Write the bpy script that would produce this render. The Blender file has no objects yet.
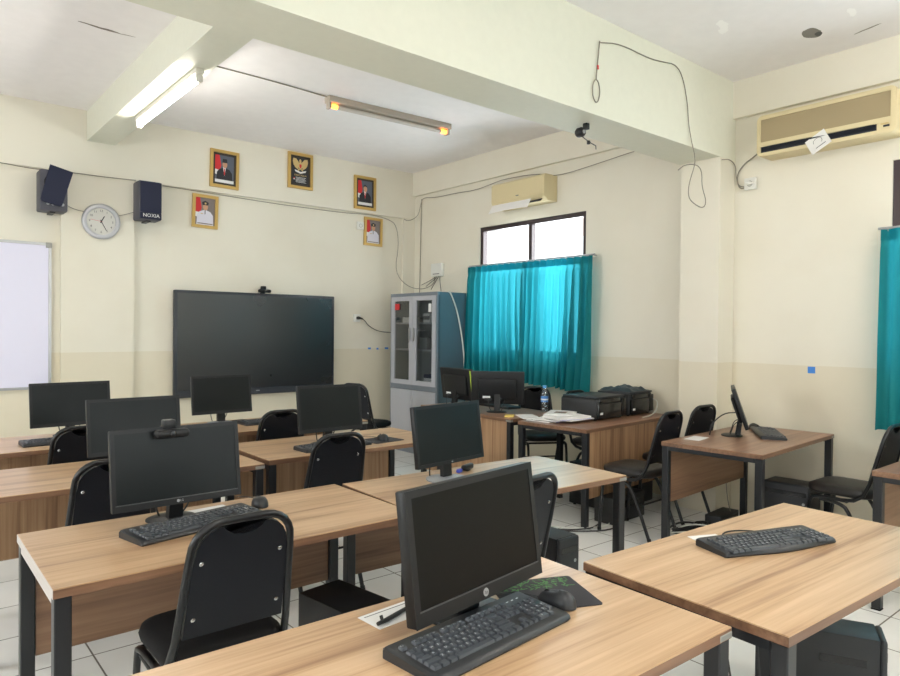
import bpy, bmesh, math, random
from mathutils import Matrix, Vector
random.seed(7)
scn = bpy.context.scene
COL = scn.collection
PI = math.pi
def R(d): return math.radians(d)
# ------------------------------------------------------------------ materials
def srgb(r, g, b):
    f = lambda c: (c/255/12.92) if c/255 <= .04045 else ((c/255+.055)/1.055)**2.4
    return (f(r), f(g), f(b), 1)
def newmat(name):
    m = bpy.data.materials.new(name); m.use_nodes = True
    nt = m.node_tree
    return m, nt, nt.nodes['Principled BSDF']
def setv(b, k, v):
    if k in b.inputs: b.inputs[k].default_value = v
def plain(name, c, rough=.5, metal=0, spec=.5, bump=0, bscale=300, var=0):
    m, nt, b = newmat(name)
    b.inputs['Base Color'].default_value = srgb(*c)
    b.inputs['Roughness'].default_value = rough
    b.inputs['Metallic'].default_value = metal
    setv(b, 'Specular IOR Level', spec)
    tc = nt.nodes.new('ShaderNodeTexCoord')
    no = nt.nodes.new('ShaderNodeTexNoise'); no.inputs['Scale'].default_value = bscale if bump else 14
    nt.links.new(tc.outputs['Object'], no.inputs['Vector'])
    if bump:
        bp = nt.nodes.new('ShaderNodeBump'); bp.inputs['Strength'].default_value = bump; bp.inputs['Distance'].default_value = .002
        nt.links.new(no.outputs['Fac'], bp.inputs['Height']); nt.links.new(bp.outputs['Normal'], b.inputs['Normal'])
    if var:
        mx = nt.nodes.new('ShaderNodeMix'); mx.data_type = 'RGBA'
        c0 = srgb(*c); k = 1-var
        mx.inputs['A'].default_value = c0; mx.inputs['B'].default_value = (c0[0]*k, c0[1]*k, c0[2]*k, 1)
        nt.links.new(no.outputs['Fac'], mx.inputs['Factor']); nt.links.new(mx.outputs['Result'], b.inputs['Base Color'])
    return m
def emit(name, c, s):
    m, nt, b = newmat(name)
    b.inputs['Base Color'].default_value = srgb(*c)
    b.inputs['Emission Color'].default_value = srgb(*c); b.inputs['Emission Strength'].default_value = s
    return m
def N(nt, t, **kw):
    n = nt.nodes.new(t)
    for k, v in kw.items(): setattr(n, k, v)
    return n
def math_n(nt, op, a, b=None, c=None):
    n = N(nt, 'ShaderNodeMath', operation=op)
    for i, v in enumerate((a, b, c)):
        if v is None: continue
        if isinstance(v, (int, float)): n.inputs[i].default_value = v
        else: nt.links.new(v, n.inputs[i])
    return n.outputs[0]
def wood(name, c_light, c_mid, c_dark, rough=.3, axis='X', spec=.5, fine=1.0):
    m, nt, b = newmat(name)
    tc = N(nt, 'ShaderNodeTexCoord'); oi = N(nt, 'ShaderNodeObjectInfo')
    off = N(nt, 'ShaderNodeVectorMath', operation='ADD')
    sc = N(nt, 'ShaderNodeVectorMath', operation='SCALE'); sc.inputs['Scale'].default_value = 17.0
    cmb = N(nt, 'ShaderNodeCombineXYZ')
    for k in ('X', 'Y', 'Z'): nt.links.new(oi.outputs['Random'], cmb.inputs[k])
    nt.links.new(cmb.outputs[0], sc.inputs[0]); nt.links.new(tc.outputs['Object'], off.inputs[0]); nt.links.new(sc.outputs[0], off.inputs[1])
    def grain(s_long, s_cross, detail, dist):
        mp = N(nt, 'ShaderNodeMapping')
        s = {'X': (s_long, s_cross, s_cross), 'Z': (s_cross, s_cross, s_long), 'Y': (s_cross, s_long, s_cross)}[axis]
        mp.inputs['Scale'].default_value = s
        nt.links.new(off.outputs[0], mp.inputs['Vector'])
        n = N(nt, 'ShaderNodeTexNoise'); n.inputs['Scale'].default_value = 1; n.inputs['Detail'].default_value = detail
        n.inputs['Distortion'].default_value = dist; n.inputs['Roughness'].default_value = .6
        nt.links.new(mp.outputs[0], n.inputs['Vector']); return n.outputs['Fac']
    g1 = grain(.8, 13, 3, .9); g2 = grain(1.6, 70*fine, 4, .3)
    rp = N(nt, 'ShaderNodeValToRGB')
    e = rp.color_ramp.elements; e[0].position = .33; e[0].color = srgb(*c_dark); e[1].position = .64; e[1].color = srgb(*c_light)
    x = e.new(.47); x.color = srgb(*c_mid)
    f = math_n(nt, 'ADD', math_n(nt, 'MULTIPLY', g1, .62), math_n(nt, 'MULTIPLY', g2, .38))
    nt.links.new(f, rp.inputs['Fac']); nt.links.new(rp.outputs['Color'], b.inputs['Base Color'])
    b.inputs['Roughness'].default_value = rough; setv(b, 'Specular IOR Level', spec)
    bp = N(nt, 'ShaderNodeBump'); bp.inputs['Strength'].default_value = .04; bp.inputs['Distance'].default_value = .001
    nt.links.new(g2, bp.inputs['Height']); nt.links.new(bp.outputs['Normal'], b.inputs['Normal'])
    return m
M = {}
M['wood'] = wood('tabletop laminate', (206, 176, 143), (186, 153, 118), (142, 106, 78), .3)
M['woodP'] = wood('desk laminate', (160, 124, 100), (142, 106, 84), (112, 80, 62), .33)
M['woodV'] = wood('panel laminate vertical', (176, 142, 108), (150, 115, 84), (112, 80, 56), .45, 'Z')
M['woodH'] = wood('panel laminate', (150, 118, 92), (132, 100, 76), (104, 76, 56), .45, 'X')
M['edge'] = wood('edge band brown', (138, 104, 80), (116, 84, 62), (90, 62, 46), .4)
M['edgegrey'] = plain('worn edge band and lit rail', (190, 182, 178), .4)
M['black'] = plain('black metal', (22, 24, 28), .38, 0, .5)
M['chairblack'] = plain('chair black enamel', (17, 18, 21), .28, 0, .5)
M['chairpanel'] = plain('chair back shell', (19, 22, 29), .42, 0, .32, .05, 600)
M['fabric'] = plain('black upholstery', (19, 18, 19), .85, 0, .3, .3, 500)
M['vinyl'] = plain('black vinyl seat', (34, 31, 31), .42, 0, .4, .1, 300)
M['chrome'] = plain('steel', (200, 200, 200), .25, 1)
M['alu'] = plain('aluminium', (178, 178, 180), .35, .8)
M['zinc'] = plain('grey bracket', (150, 150, 145), .45, .5)
M['rubber'] = plain('rubber', (18, 18, 18), .8)
M['mon'] = plain('monitor plastic', (27, 28, 30), .4, 0, .3)
M['screen'] = plain('monitor screen', (30, 33, 34), .28, 0, .13)
M['screenhp'] = plain('monitor screen matte', (20, 20, 20), .3, 0, .12)
M['silver'] = plain('silver plastic', (165, 168, 172), .35, .4)
M['monlip'] = plain('bezel lip', (70, 72, 75), .3)
M['white'] = plain('white plastic', (225, 225, 220), .5)
M['paper'] = plain('paper', (232, 230, 228), .8)
M['print'] = plain('ink grey', (120, 120, 122), .8)
M['key'] = plain('keycap', (60, 64, 70), .42, 0, .5)
M['keygrey'] = plain('keyboard body', (30, 32, 36), .42)
M['legend'] = plain('key legend', (205, 208, 212), .6)
M['pc'] = plain('pc case', (26, 28, 31), .5, 0, .5)
M['pcfront'] = plain('pc front', (42, 44, 48), .5)
M['pcgloss'] = plain('pc gloss', (20, 21, 24), .2)
M['pad'] = plain('mouse pad cloth', (44, 42, 47), .8)
M['green'] = plain('green print', (78, 130, 72), .8)
M['teal'] = None
M['gold'] = plain('gilt frame', (206, 172, 104), .36, .5)
M['mat'] = plain('dark mount', (62, 54, 46), .7)
M['blueblack'] = plain('speaker grille', (45, 48, 66), .85, 0, .2, .5, 900)
M['spkbody'] = plain('speaker body', (74, 74, 84), .55)
M['cable'] = plain('grey cable', (138, 132, 120), .6)
M['cabled'] = plain('dark cable', (45, 44, 44), .6)
M['cablew'] = plain('white cable', (215, 215, 208), .5)
M['cabframe'] = plain('cabinet grey enamel', (178, 180, 188), .4)
M['cabbody'] = plain('cabinet slate enamel', (82, 102, 112), .45, 0, .3)
M['cabtrim'] = plain('cabinet trim', (118, 126, 136), .45)
M['cabin'] = plain('cabinet inside', (165, 168, 168), .6)
M['ac'] = plain('yellowed plastic', (214, 199, 158), .42)
M['acgrille'] = plain('ac grille', (164, 148, 116), .6, 0, .3, .6, 800)
M['acdark'] = plain('vent dark', (34, 38, 48), .6)
M['red'] = plain('red', (205, 45, 50), .6)
M['tvframe'] = plain('display frame', (44, 48, 56), .4, 0)
M['board'] = plain('whiteboard enamel', (222, 220, 240), .35)
M['frame'] = plain('brown window frame', (62, 50, 52), .4, .2)
M['tape'] = plain('blue tape', (70, 135, 215), .6)
M['yellow'] = plain('yellow paper', (225, 200, 110), .7)
M['skin'] = plain('printed skin', (196, 150, 120), .6)
M['suit'] = plain('printed suit', (38, 38, 44), .6)
M['uniform'] = plain('printed uniform', (218, 216, 228), .6)
M['bgblue'] = plain('printed backdrop', (92, 98, 112), .6)
M['bggrey'] = plain('printed grey backdrop', (128, 118, 116), .6)
M['navy'] = plain('printed black', (38, 38, 44), .5)
M['printgold'] = plain('printed gold', (205, 178, 120), .5)
M['clockface'] = plain('brushed clock face', (206, 204, 198), .3, 0, .6)
M['clockrim'] = plain('clock rim', (186, 186, 192), .35, .3)
M['label'] = plain('label white', (230, 230, 230), .6)
M['lime'] = plain('lime sticker', (170, 200, 60), .6)
M['waterlabel'] = plain('bottle label blue', (70, 130, 200), .4)
M['capblue'] = plain('bottle cap', (90, 160, 220), .4)
M['purple'] = plain('blue violet', (85, 95, 200), .5)
M['batten'] = plain('lamp batten', (225, 222, 214), .45)
M['tubeoff'] = plain('dim tube', (205, 198, 190), .3)
M['tube'] = emit('fluorescent tube', (255, 250, 240), 42)
M['amber'] = emit('glowing tube end', (255, 130, 45), 7)
M['eave'] = plain('outside eave', (214, 196, 190), .8)

def wall_mat(name, up, low, zline=1.15):
    m, nt, b = newmat(name)
    g = N(nt, 'ShaderNodeNewGeometry'); sp = N(nt, 'ShaderNodeSeparateXYZ')
    nt.links.new(g.outputs['Position'], sp.inputs[0])
    no = N(nt, 'ShaderNodeTexNoise'); no.inputs['Scale'].default_value = 1.6; no.inputs['Detail'].default_value = 4
    nt.links.new(g.outputs['Position'], no.inputs['Vector'])
    st = math_n(nt, 'GREATER_THAN', math_n(nt, 'ADD', sp.outputs['Z'], math_n(nt, 'MULTIPLY', math_n(nt, 'SUBTRACT', no.outputs['Fac'], .5), .012)), zline)
    mx = N(nt, 'ShaderNodeMix', data_type='RGBA')
    mx.inputs['A'].default_value = srgb(*low); mx.inputs['B'].default_value = srgb(*up)
    nt.links.new(st, mx.inputs['Factor'])
    # faint grime + small scuffs
    mg = N(nt, 'ShaderNodeMix', data_type='RGBA', blend_type='MULTIPLY'); mg.inputs['B'].default_value = (.9, .88, .84, 1)
    nt.links.new(mx.outputs['Result'], mg.inputs['A'])
    nt.links.new(math_n(nt, 'MULTIPLY', math_n(nt, 'SUBTRACT', no.outputs['Fac'], .45), 1.6), mg.inputs['Factor'])
    vo = N(nt, 'ShaderNodeTexVoronoi'); vo.inputs['Scale'].default_value = 1.15
    n2 = N(nt, 'ShaderNodeTexNoise'); n2.inputs['Scale'].default_value = 9
    ad = N(nt, 'ShaderNodeVectorMath', operation='MULTIPLY_ADD'); ad.inputs[1].default_value = (.05, .05, .05)
    nt.links.new(n2.outputs['Color'], ad.inputs[0]); nt.links.new(g.outputs['Position'], ad.inputs[2]); nt.links.new(g.outputs['Position'], n2.inputs['Vector'])
    nt.links.new(ad.outputs[0], vo.inputs['Vector'])
    spot = math_n(nt, 'LESS_THAN', vo.outputs['Distance'], .022)
    ms = N(nt, 'ShaderNodeMix', data_type='RGBA'); ms.inputs['B'].default_value = srgb(160, 152, 138)
    nt.links.new(mg.outputs['Result'], ms.inputs['A']); nt.links.new(math_n(nt, 'MULTIPLY', spot, .8), ms.inputs['Factor'])
    nt.links.new(ms.outputs['Result'], b.inputs['Base Color'])
    b.inputs['Roughness'].default_value = .55; setv(b, 'Specular IOR Level', .25)
    bp = N(nt, 'ShaderNodeBump'); bp.inputs['Strength'].default_value = .12; bp.inputs['Distance'].default_value = .004
    n3 = N(nt, 'ShaderNodeTexNoise'); n3.inputs['Scale'].default_value = 18; n3.inputs['Detail'].default_value = 5
    nt.links.new(g.outputs['Position'], n3.inputs['Vector'])
    nt.links.new(n3.outputs['Fac'], bp.inputs['Height']); nt.links.new(bp.outputs['Normal'], b.inputs['Normal'])
    return m
M['wall'] = wall_mat('cream wall paint', (228, 223, 209), (221, 213, 193))
M['beam'] = plain('cream beam paint', (226, 226, 211), .6, 0, .25, .15, 20, .06)
def ceil_mat():
    m, nt, b = newmat('ceiling paint')
    g = N(nt, 'ShaderNodeNewGeometry')
    no = N(nt, 'ShaderNodeTexNoise'); no.inputs['Scale'].default_value = 11; no.inputs['Detail'].default_value = 3
    nt.links.new(g.outputs['Position'], no.inputs['Vector'])
    base = N(nt, 'ShaderNodeMix', data_type='RGBA'); base.inputs['A'].default_value = srgb(244, 241, 242); base.inputs['B'].default_value = srgb(236, 233, 234)
    nt.links.new(no.outputs['Fac'], base.inputs['Factor'])
    out = base.outputs['Result']
    def blot(cx, cy, sx, sy, rot, col, wob):
        nonlocal out
        ad = N(nt, 'ShaderNodeVectorMath', operation='MULTIPLY_ADD'); ad.inputs[1].default_value = (wob,)*3
        nt.links.new(no.outputs['Color'], ad.inputs[0]); nt.links.new(g.outputs['Position'], ad.inputs[2])
        mp = N(nt, 'ShaderNodeMapping', vector_type='TEXTURE'); mp.inputs['Location'].default_value = (cx+wob/2, cy+wob/2, 3.3+wob/2)
        mp.inputs['Rotation'].default_value = (0, 0, rot); mp.inputs['Scale'].default_value = (sx, sy, 1)
        nt.links.new(ad.outputs[0], mp.inputs['Vector'])
        ln = N(nt, 'ShaderNodeVectorMath', operation='LENGTH'); nt.links.new(mp.outputs[0], ln.inputs[0])
        f = math_n(nt, 'LESS_THAN', ln.outputs['Value'], 1)
        mx = N(nt, 'ShaderNodeMix', data_type='RGBA'); mx.inputs['B'].default_value = srgb(*col)
        nt.links.new(out, mx.inputs['A']); nt.links.new(f, mx.inputs['Factor']); out = mx.outputs['Result']
    blot(4.56, 1.87, .085, .05, .1, (138, 134, 128), .05)
    blot(4.60, 1.845, .035, .02, .3, (96, 94, 92), .03)
    blot(4.76, 1.62, .008, .09, -.3, (150, 146, 140), .03)
    blot(4.05, 2.2, .10, .03, .5, (250, 248, 248), .09); blot(4.45, 1.6, .07, .03, .2, (250, 248, 248), .09)
    blot(1.07, 4.81, .13, .012, .08, (120, 112, 106), .03); blot(1.2, 4.82, .09, .006, -.1, (160, 152, 148), .02)
    nt.links.new(out, b.inputs['Base Color']); b.inputs['Roughness'].default_value = .7; setv(b, 'Specular IOR Level', .2)
    return m
M['ceiling'] = ceil_mat()
def floor_mat():
    m, nt, b = newmat('white ceramic floor tile')
    g = N(nt, 'ShaderNodeNewGeometry'); sp = N(nt, 'ShaderNodeSeparateXYZ'); nt.links.new(g.outputs['Position'], sp.inputs[0])
    def line(o, size, ph):
        a = math_n(nt, 'DIVIDE', math_n(nt, 'ADD', o, 40*size-ph), size)
        f = math_n(nt, 'FRACT', a)
        return math_n(nt, 'GREATER_THAN', math_n(nt, 'ABSOLUTE', math_n(nt, 'SUBTRACT', f, .5)), .5-.0035/size), math_n(nt, 'FLOOR', a)
    lx, ix = line(sp.outputs['X'], .386, .676); ly, iy = line(sp.outputs['Y'], .398, 3.125)
    ln = math_n(nt, 'MAXIMUM', lx, ly)
    wn = N(nt, 'ShaderNodeTexWhiteNoise'); cb = N(nt, 'ShaderNodeCombineXYZ'); nt.links.new(ix, cb.inputs[0]); nt.links.new(iy, cb.inputs[1]); nt.links.new(cb.outputs[0], wn.inputs['Vector'])
    no = N(nt, 'ShaderNodeTexNoise'); no.inputs['Scale'].default_value = 6; no.inputs['Detail'].default_value = 5; nt.links.new(g.outputs['Position'], no.inputs['Vector'])
    t = N(nt, 'ShaderNodeMix', data_type='RGBA'); t.inputs['A'].default_value = srgb(250, 250, 248); t.inputs['B'].default_value = srgb(236, 235, 231)
    nt.links.new(math_n(nt, 'ADD', math_n(nt, 'MULTIPLY', wn.outputs['Value'], .4), math_n(nt, 'MULTIPLY', no.outputs['Fac'], .6)), t.inputs['Factor'])
    mx = N(nt, 'ShaderNodeMix', data_type='RGBA'); mx.inputs['B'].default_value = srgb(112, 106, 98)
    nt.links.new(t.outputs['Result'], mx.inputs['A']); nt.links.new(ln, mx.inputs['Factor'])
    nt.links.new(mx.outputs['Result'], b.inputs['Base Color'])
    nt.links.new(math_n(nt, 'MULTIPLY_ADD', ln, .5, .22), b.inputs['Roughness'])
    bp = N(nt, 'ShaderNodeBump', invert=True); bp.inputs['Strength'].default_value = .3; bp.inputs['Distance'].default_value = .002
    nt.links.new(ln, bp.inputs['Height']); nt.links.new(bp.outputs['Normal'], b.inputs['Normal'])
    return m
M['floor'] = floor_mat()
def curtain_mat():
    m, nt, b = newmat('teal curtain cloth')
    out = nt.nodes['Material Output']
    tc = N(nt, 'ShaderNodeTexCoord'); no = N(nt, 'ShaderNodeTexNoise'); no.inputs['Scale'].default_value = 5; nt.links.new(tc.outputs['Object'], no.inputs['Vector'])
    mx = N(nt, 'ShaderNodeMix', data_type='RGBA'); mx.inputs['A'].default_value = srgb(24, 132, 134); mx.inputs['B'].default_value = srgb(16, 112, 118)
    nt.links.new(no.outputs['Fac'], mx.inputs['Factor']); nt.links.new(mx.outputs['Result'], b.inputs['Base Color'])
    b.inputs['Roughness'].default_value = .7; setv(b, 'Specular IOR Level', .25)
    tr = N(nt, 'ShaderNodeBsdfTranslucent'); tr.inputs['Color'].default_value = srgb(50, 170, 188)
    ms = N(nt, 'ShaderNodeMixShader'); ms.inputs['Fac'].default_value = .27
    nt.links.new(b.outputs[0], ms.inputs[1]); nt.links.new(tr.outputs[0], ms.inputs[2])
    tp = N(nt, 'ShaderNodeBsdfTransparent'); tp.inputs['Color'].default_value = srgb(90, 205, 225)
    m2 = N(nt, 'ShaderNodeMixShader'); m2.inputs['Fac'].default_value = .17
    nt.links.new(ms.outputs[0], m2.inputs[1]); nt.links.new(tp.outputs[0], m2.inputs[2]); nt.links.new(m2.outputs[0], out.inputs['Surface'])
    return m
M['teal'] = curtain_mat()
def glass_mat(name, tint, gl):
    m, nt, b = newmat(name); out = nt.nodes['Material Output']
    tr = N(nt, 'ShaderNodeBsdfTransparent'); tr.inputs['Color'].default_value = tint
    g = N(nt, 'ShaderNodeBsdfGlossy'); g.inputs['Roughness'].default_value = .05
    ms = N(nt, 'ShaderNodeMixShader'); ms.inputs['Fac'].default_value = gl
    nt.links.new(tr.outputs[0], ms.inputs[1]); nt.links.new(g.outputs[0], ms.inputs[2]); nt.links.new(ms.outputs[0], out.inputs['Surface'])
    return m
M['glass'] = glass_mat('window glass', (.95, .97, .97, 1), .06)
M['cabglass'] = glass_mat('cabinet glass', (.80, .82, .82, 1), .12)
M['pet'] = glass_mat('clear bottle', (.80, .88, .92, 1), .16)
def tv_mat():
    m, nt, b = newmat('display glass')
    b.inputs['Base Color'].default_value = srgb(24, 27, 32); b.inputs['Roughness'].default_value = .25; setv(b, 'Specular IOR Level', 1.0)
    tc = N(nt, 'ShaderNodeTexCoord'); no = N(nt, 'ShaderNodeTexNoise'); no.inputs['Scale'].default_value = 3
    nt.links.new(tc.outputs['Object'], no.inputs['Vector'])
    nt.links.new(math_n(nt, 'MULTIPLY_ADD', no.outputs['Fac'], .04, .26), b.inputs['Roughness'])
    return m
M['tv'] = tv_mat()

# ------------------------------------------------------------------ mesh builder
class MB:
    def __init__(s): s.v = []; s.f = []; s.m = []; s.T = Matrix(); s.mi = 0
    def add(s, vs, fs):
        o = len(s.v); s.v += [tuple(s.T @ Vector(p)) for p in vs]
        for f in fs: s.f.append(tuple(i+o for i in f)); s.m.append(s.mi)
        return s
    def box(s, x0, x1, y0, y1, z0, z1):
        v = [(x, y, z) for z in (z0, z1) for y in (y0, y1) for x in (x0, x1)]
        return s.add(v, [(0, 2, 3, 1), (4, 5, 7, 6), (0, 1, 5, 4), (2, 6, 7, 3), (0, 4, 6, 2), (1, 3, 7, 5)])
    def rbox(s, x0, x1, y0, y1, z0, z1, r=.004, seg=2):
        r = min(r, .49*min(x1-x0, y1-y0, z1-z0))
        bm = bmesh.new(); bmesh.ops.create_cube(bm, size=1)
        for v in bm.verts: v.co = Vector(((x0+x1)/2+v.co.x*(x1-x0), (y0+y1)/2+v.co.y*(y1-y0), (z0+z1)/2+v.co.z*(z1-z0)))
        bmesh.ops.bevel(bm, geom=bm.edges[:], offset=r, segments=seg, profile=.5, affect='EDGES')
        bm.verts.index_update()
        s.add([v.co[:] for v in bm.verts], [tuple(v.index for v in f.verts) for f in bm.faces]); bm.free(); return s
    def prism(s, pts, a0, a1, ax='z'):
        # outline pts (u,v) extruded along axis from a0 to a1
        f = {'z': lambda u, v, a: (u, v, a), 'y': lambda u, v, a: (u, a, v), 'x': lambda u, v, a: (a, u, v)}[ax]
        n = len(pts); v = [f(u, w, a0) for u, w in pts]+[f(u, w, a1) for u, w in pts]
        return s.add(v, [tuple(range(n))[::-1], tuple(range(n, 2*n))]+[(i, (i+1) % n, n+(i+1) % n, n+i) for i in range(n)])
    def tube(s, pts, r, n=8, cap=True):
        P = [Vector(p) for p in pts]; vs = []; fs = []
        t0 = (P[1]-P[0]).normalized(); up = Vector((0, 0, 1)) if abs(t0.z) < .9 else Vector((1, 0, 0))
        u = t0.cross(up).normalized()
        for i, p in enumerate(P):
            a = (P[i]-P[i-1]).normalized() if i else t0
            b = (P[i+1]-P[i]).normalized() if i < len(P)-1 else a
            t = (a+b); t = t.normalized() if t.length > 1e-6 else a
            u = (u-t*u.dot(t)).normalized(); w = t.cross(u)
            k = 1/max(.5, a.dot(t))
            rr = r[i] if isinstance(r, (list, tuple)) else r
            for j in range(n):
                an = 2*PI*j/n; vs.append(p+(u*math.cos(an)+w*math.sin(an))*rr*(k if k < 1.3 else 1.3))
        for i in range(len(P)-1):
            for j in range(n): fs.append((i*n+j, i*n+(j+1) % n, (i+1)*n+(j+1) % n, (i+1)*n+j))
        if cap: fs += [tuple(range(n))[::-1], tuple(range((len(P)-1)*n, len(P)*n))]
        return s.add(vs, fs)
    def lathe(s, prof, n=20, ax='z', c=(0, 0, 0)):
        vs = []; fs = []
        for r, h in prof:
            for j in range(n):
                a = 2*PI*j/n; x, y = r*math.cos(a), r*math.sin(a)
                p = {'z': (x, y, h), 'y': (x, h, y), 'x': (h, x, y)}[ax]
                vs.append((p[0]+c[0], p[1]+c[1], p[2]+c[2]))
        k = len(prof)
        for i in range(k-1):
            for j in range(n): fs.append((i*n+j, i*n+(j+1) % n, (i+1)*n+(j+1) % n, (i+1)*n+j))
        fs += [tuple(range(n))[::-1], tuple(range((k-1)*n, k*n))]
        return s.add(vs, fs)
    def sheet(s, fn, nu, nv):
        vs = [fn(i/nu, j/nv) for j in range(nv+1) for i in range(nu+1)]
        return s.add(vs, [(j*(nu+1)+i, j*(nu+1)+i+1, (j+1)*(nu+1)+i+1, (j+1)*(nu+1)+i) for j in range(nv) for i in range(nu)])
    def text(s, body, size, pos, ax='y', align='CENTER', depth=0):
        # lettering; ax='y' faces -Y, 'z' lies flat, 'x' faces -X
        cu = bpy.data.curves.new('t', 'FONT'); cu.body = body; cu.size = size; cu.align_x = align; cu.align_y = 'CENTER'; cu.resolution_u = 2
        ob = bpy.data.objects.new('t', cu); me = ob.to_mesh()
        f = {'z': lambda p: (p.x, p.y, 0), 'y': lambda p: (p.x, 0, p.y), 'x': lambda p: (0, -p.x, p.y)}[ax]
        vs = [tuple(Vector(f(v.co))+Vector(pos)) for v in me.vertices]
        s.add(vs, [tuple(p.vertices) for p in me.polygons]); ob.to_mesh_clear()
        bpy.data.objects.remove(ob); bpy.data.curves.remove(cu); return s
    def build(s, name, mat, parent=None, smooth=35):
        me = bpy.data.meshes.new(name); me.from_pydata(s.v, [], s.f)
        mats = mat if isinstance(mat, (list, tuple)) else [mat]
        for m in mats: me.materials.append(M[m] if isinstance(m, str) else m)
        if len(mats) > 1: me.polygons.foreach_set('material_index', s.m)
        bm = bmesh.new(); bm.from_mesh(me); bmesh.ops.recalc_face_normals(bm, faces=bm.faces[:]); bm.to_mesh(me); bm.free()
        if smooth:
            me.polygons.foreach_set('use_smooth', [True]*len(me.polygons)); me.set_sharp_from_angle(angle=R(smooth))
        o = bpy.data.objects.new(name, me); COL.objects.link(o)
        if parent: o.parent = parent
        return o
def tag(o, label, cat, group=None):
    o['label'] = label; o['category'] = cat
    if group: o['group'] = group
    return o
def thing(name, label, cat, loc=(0, 0, 0), rz=0, group=None):
    o = bpy.data.objects.new(name, None); o.empty_display_size = .05; COL.objects.link(o)
    o.location = loc; o.rotation_euler = (0, 0, R(rz)); return tag(o, label, cat, group)
def struct(o): o['kind'] = 'structure'; return o
def dup(root, loc, rz, label):
    r = root.copy(); COL.objects.link(r); r.location = loc; r.rotation_euler = (0, 0, R(rz)); r['label'] = label
    for ch in list(root.children):
        c = ch.copy(); COL.objects.link(c); c.parent = r
        for g in list(ch.children):
            d = g.copy(); COL.objects.link(d); d.parent = c
    return r
def rrect(x0, x1, y0, y1, r, n=5):
    out = []
    for cx, cy, a0 in ((x1-r, y1-r, 0), (x0+r, y1-r, 90), (x0+r, y0+r, 180), (x1-r, y0+r, 270)):
        for i in range(n+1):
            a = R(a0+90*i/n); out.append((cx+r*math.cos(a), cy+r*math.sin(a)))
    return out
def smooth_path(pts, it=2):
    P = [Vector(p) for p in pts]
    for _ in range(it):
        Q = [P[0]]
        for a, b in zip(P, P[1:]): Q += [a*.75+b*.25, a*.25+b*.75]
        Q.append(P[-1]); P = Q
    return P

# ------------------------------------------------------------------ the room
XW, YW, ZC = 5.05, 6.77, 3.30
XL, YF = -3.0, -2.6
struct(MB().box(XL-.15, XW+.15, YF-.15, YW+.15, -.12, 0).build('floor', 'floor', smooth=0))
struct(MB().box(XL-.15, XW+.15, YF-.15, YW+.15, ZC, ZC+.12).build('ceiling', 'ceiling', smooth=0))
struct(MB().box(XL-.15, XW+.15, YW, YW+.15, 0, ZC).build('wall_back', 'wall', smooth=0))
W1 = (4.065, 5.54, 1.13, 2.508); W2 = (-.12, 1.553, 1.13, 2.512)
def wall_holes(axis, a0, a1, holes, f0, f1):
    mb = MB()
    def b(u0, u1, z0, z1):
        if axis == 'y': mb.box(f0, f1, u0, u1, z0, z1)
        else: mb.box(u0, u1, f0, f1, z0, z1)
    cur = a0
    for (u0, u1, z0, z1) in sorted(holes):
        b(cur, u0, 0, ZC); b(u0, u1, 0, z0); b(u0, u1, z1, ZC); cur = u1
    b(cur, a1, 0, ZC); return mb
struct(wall_holes('y', YF-.15, YW, [W1, W2], XW, XW+.15).build('wall_right', 'wall', smooth=0))
F1 = (-1.9, .4, 1.0, 2.5); F2 = (1.3, 3.9, 1.0, 2.5)
struct(wall_holes('x', XL-.15, XW, [F1, F2], YF-.15, YF).build('wall_front', 'wall', smooth=0))
L1 = (-1.4, .7, 1.0, 2.5); L2 = (2.9, 5.0, 1.0, 2.5)
struct(wall_holes('y', YF, YW, [L1, L2], XL-.15, XL).build('wall_left', 'wall', smooth=0))
# beams and columns
struct(MB().box(XL, XW, 2.621, 2.965, 2.70, ZC).build('trim_1', 'beam', smooth=0))           # main cross beam
struct(MB().box(1.392, 1.622, 2.965, YW, 3.033, ZC).build('trim_2', 'beam', smooth=0))         # small beam
struct(MB().box(4.825, XW, 2.621, 2.945, 0, 2.70).build('trim_3', 'wall', smooth=0))           # column right
struct(MB().box(1.192, 1.792, YW-.04, YW, 0, 2.735).build('trim_4', 'wall', smooth=0))         # column back
struct(MB().box(4.875, XW, YW-.035, YW, 0, 2.735).build('trim_5', 'wall', smooth=0))           # corner column
struct(MB().box(XL, XW, YW-.045, YW, 2.735, ZC).build('trim_6', 'wall', smooth=0))             # ring beam back
struct(MB().box(XW-.045, XW, 2.965, YW-.045, 3.015, ZC).build('trim_7', 'wall', smooth=0))     # ring beam right, far bay
struct(MB().box(XW-.045, XW, YF, 2.621, 3.018, ZC).build('trim_8', 'wall', smooth=0))          # ring beam right, near bay
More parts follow.
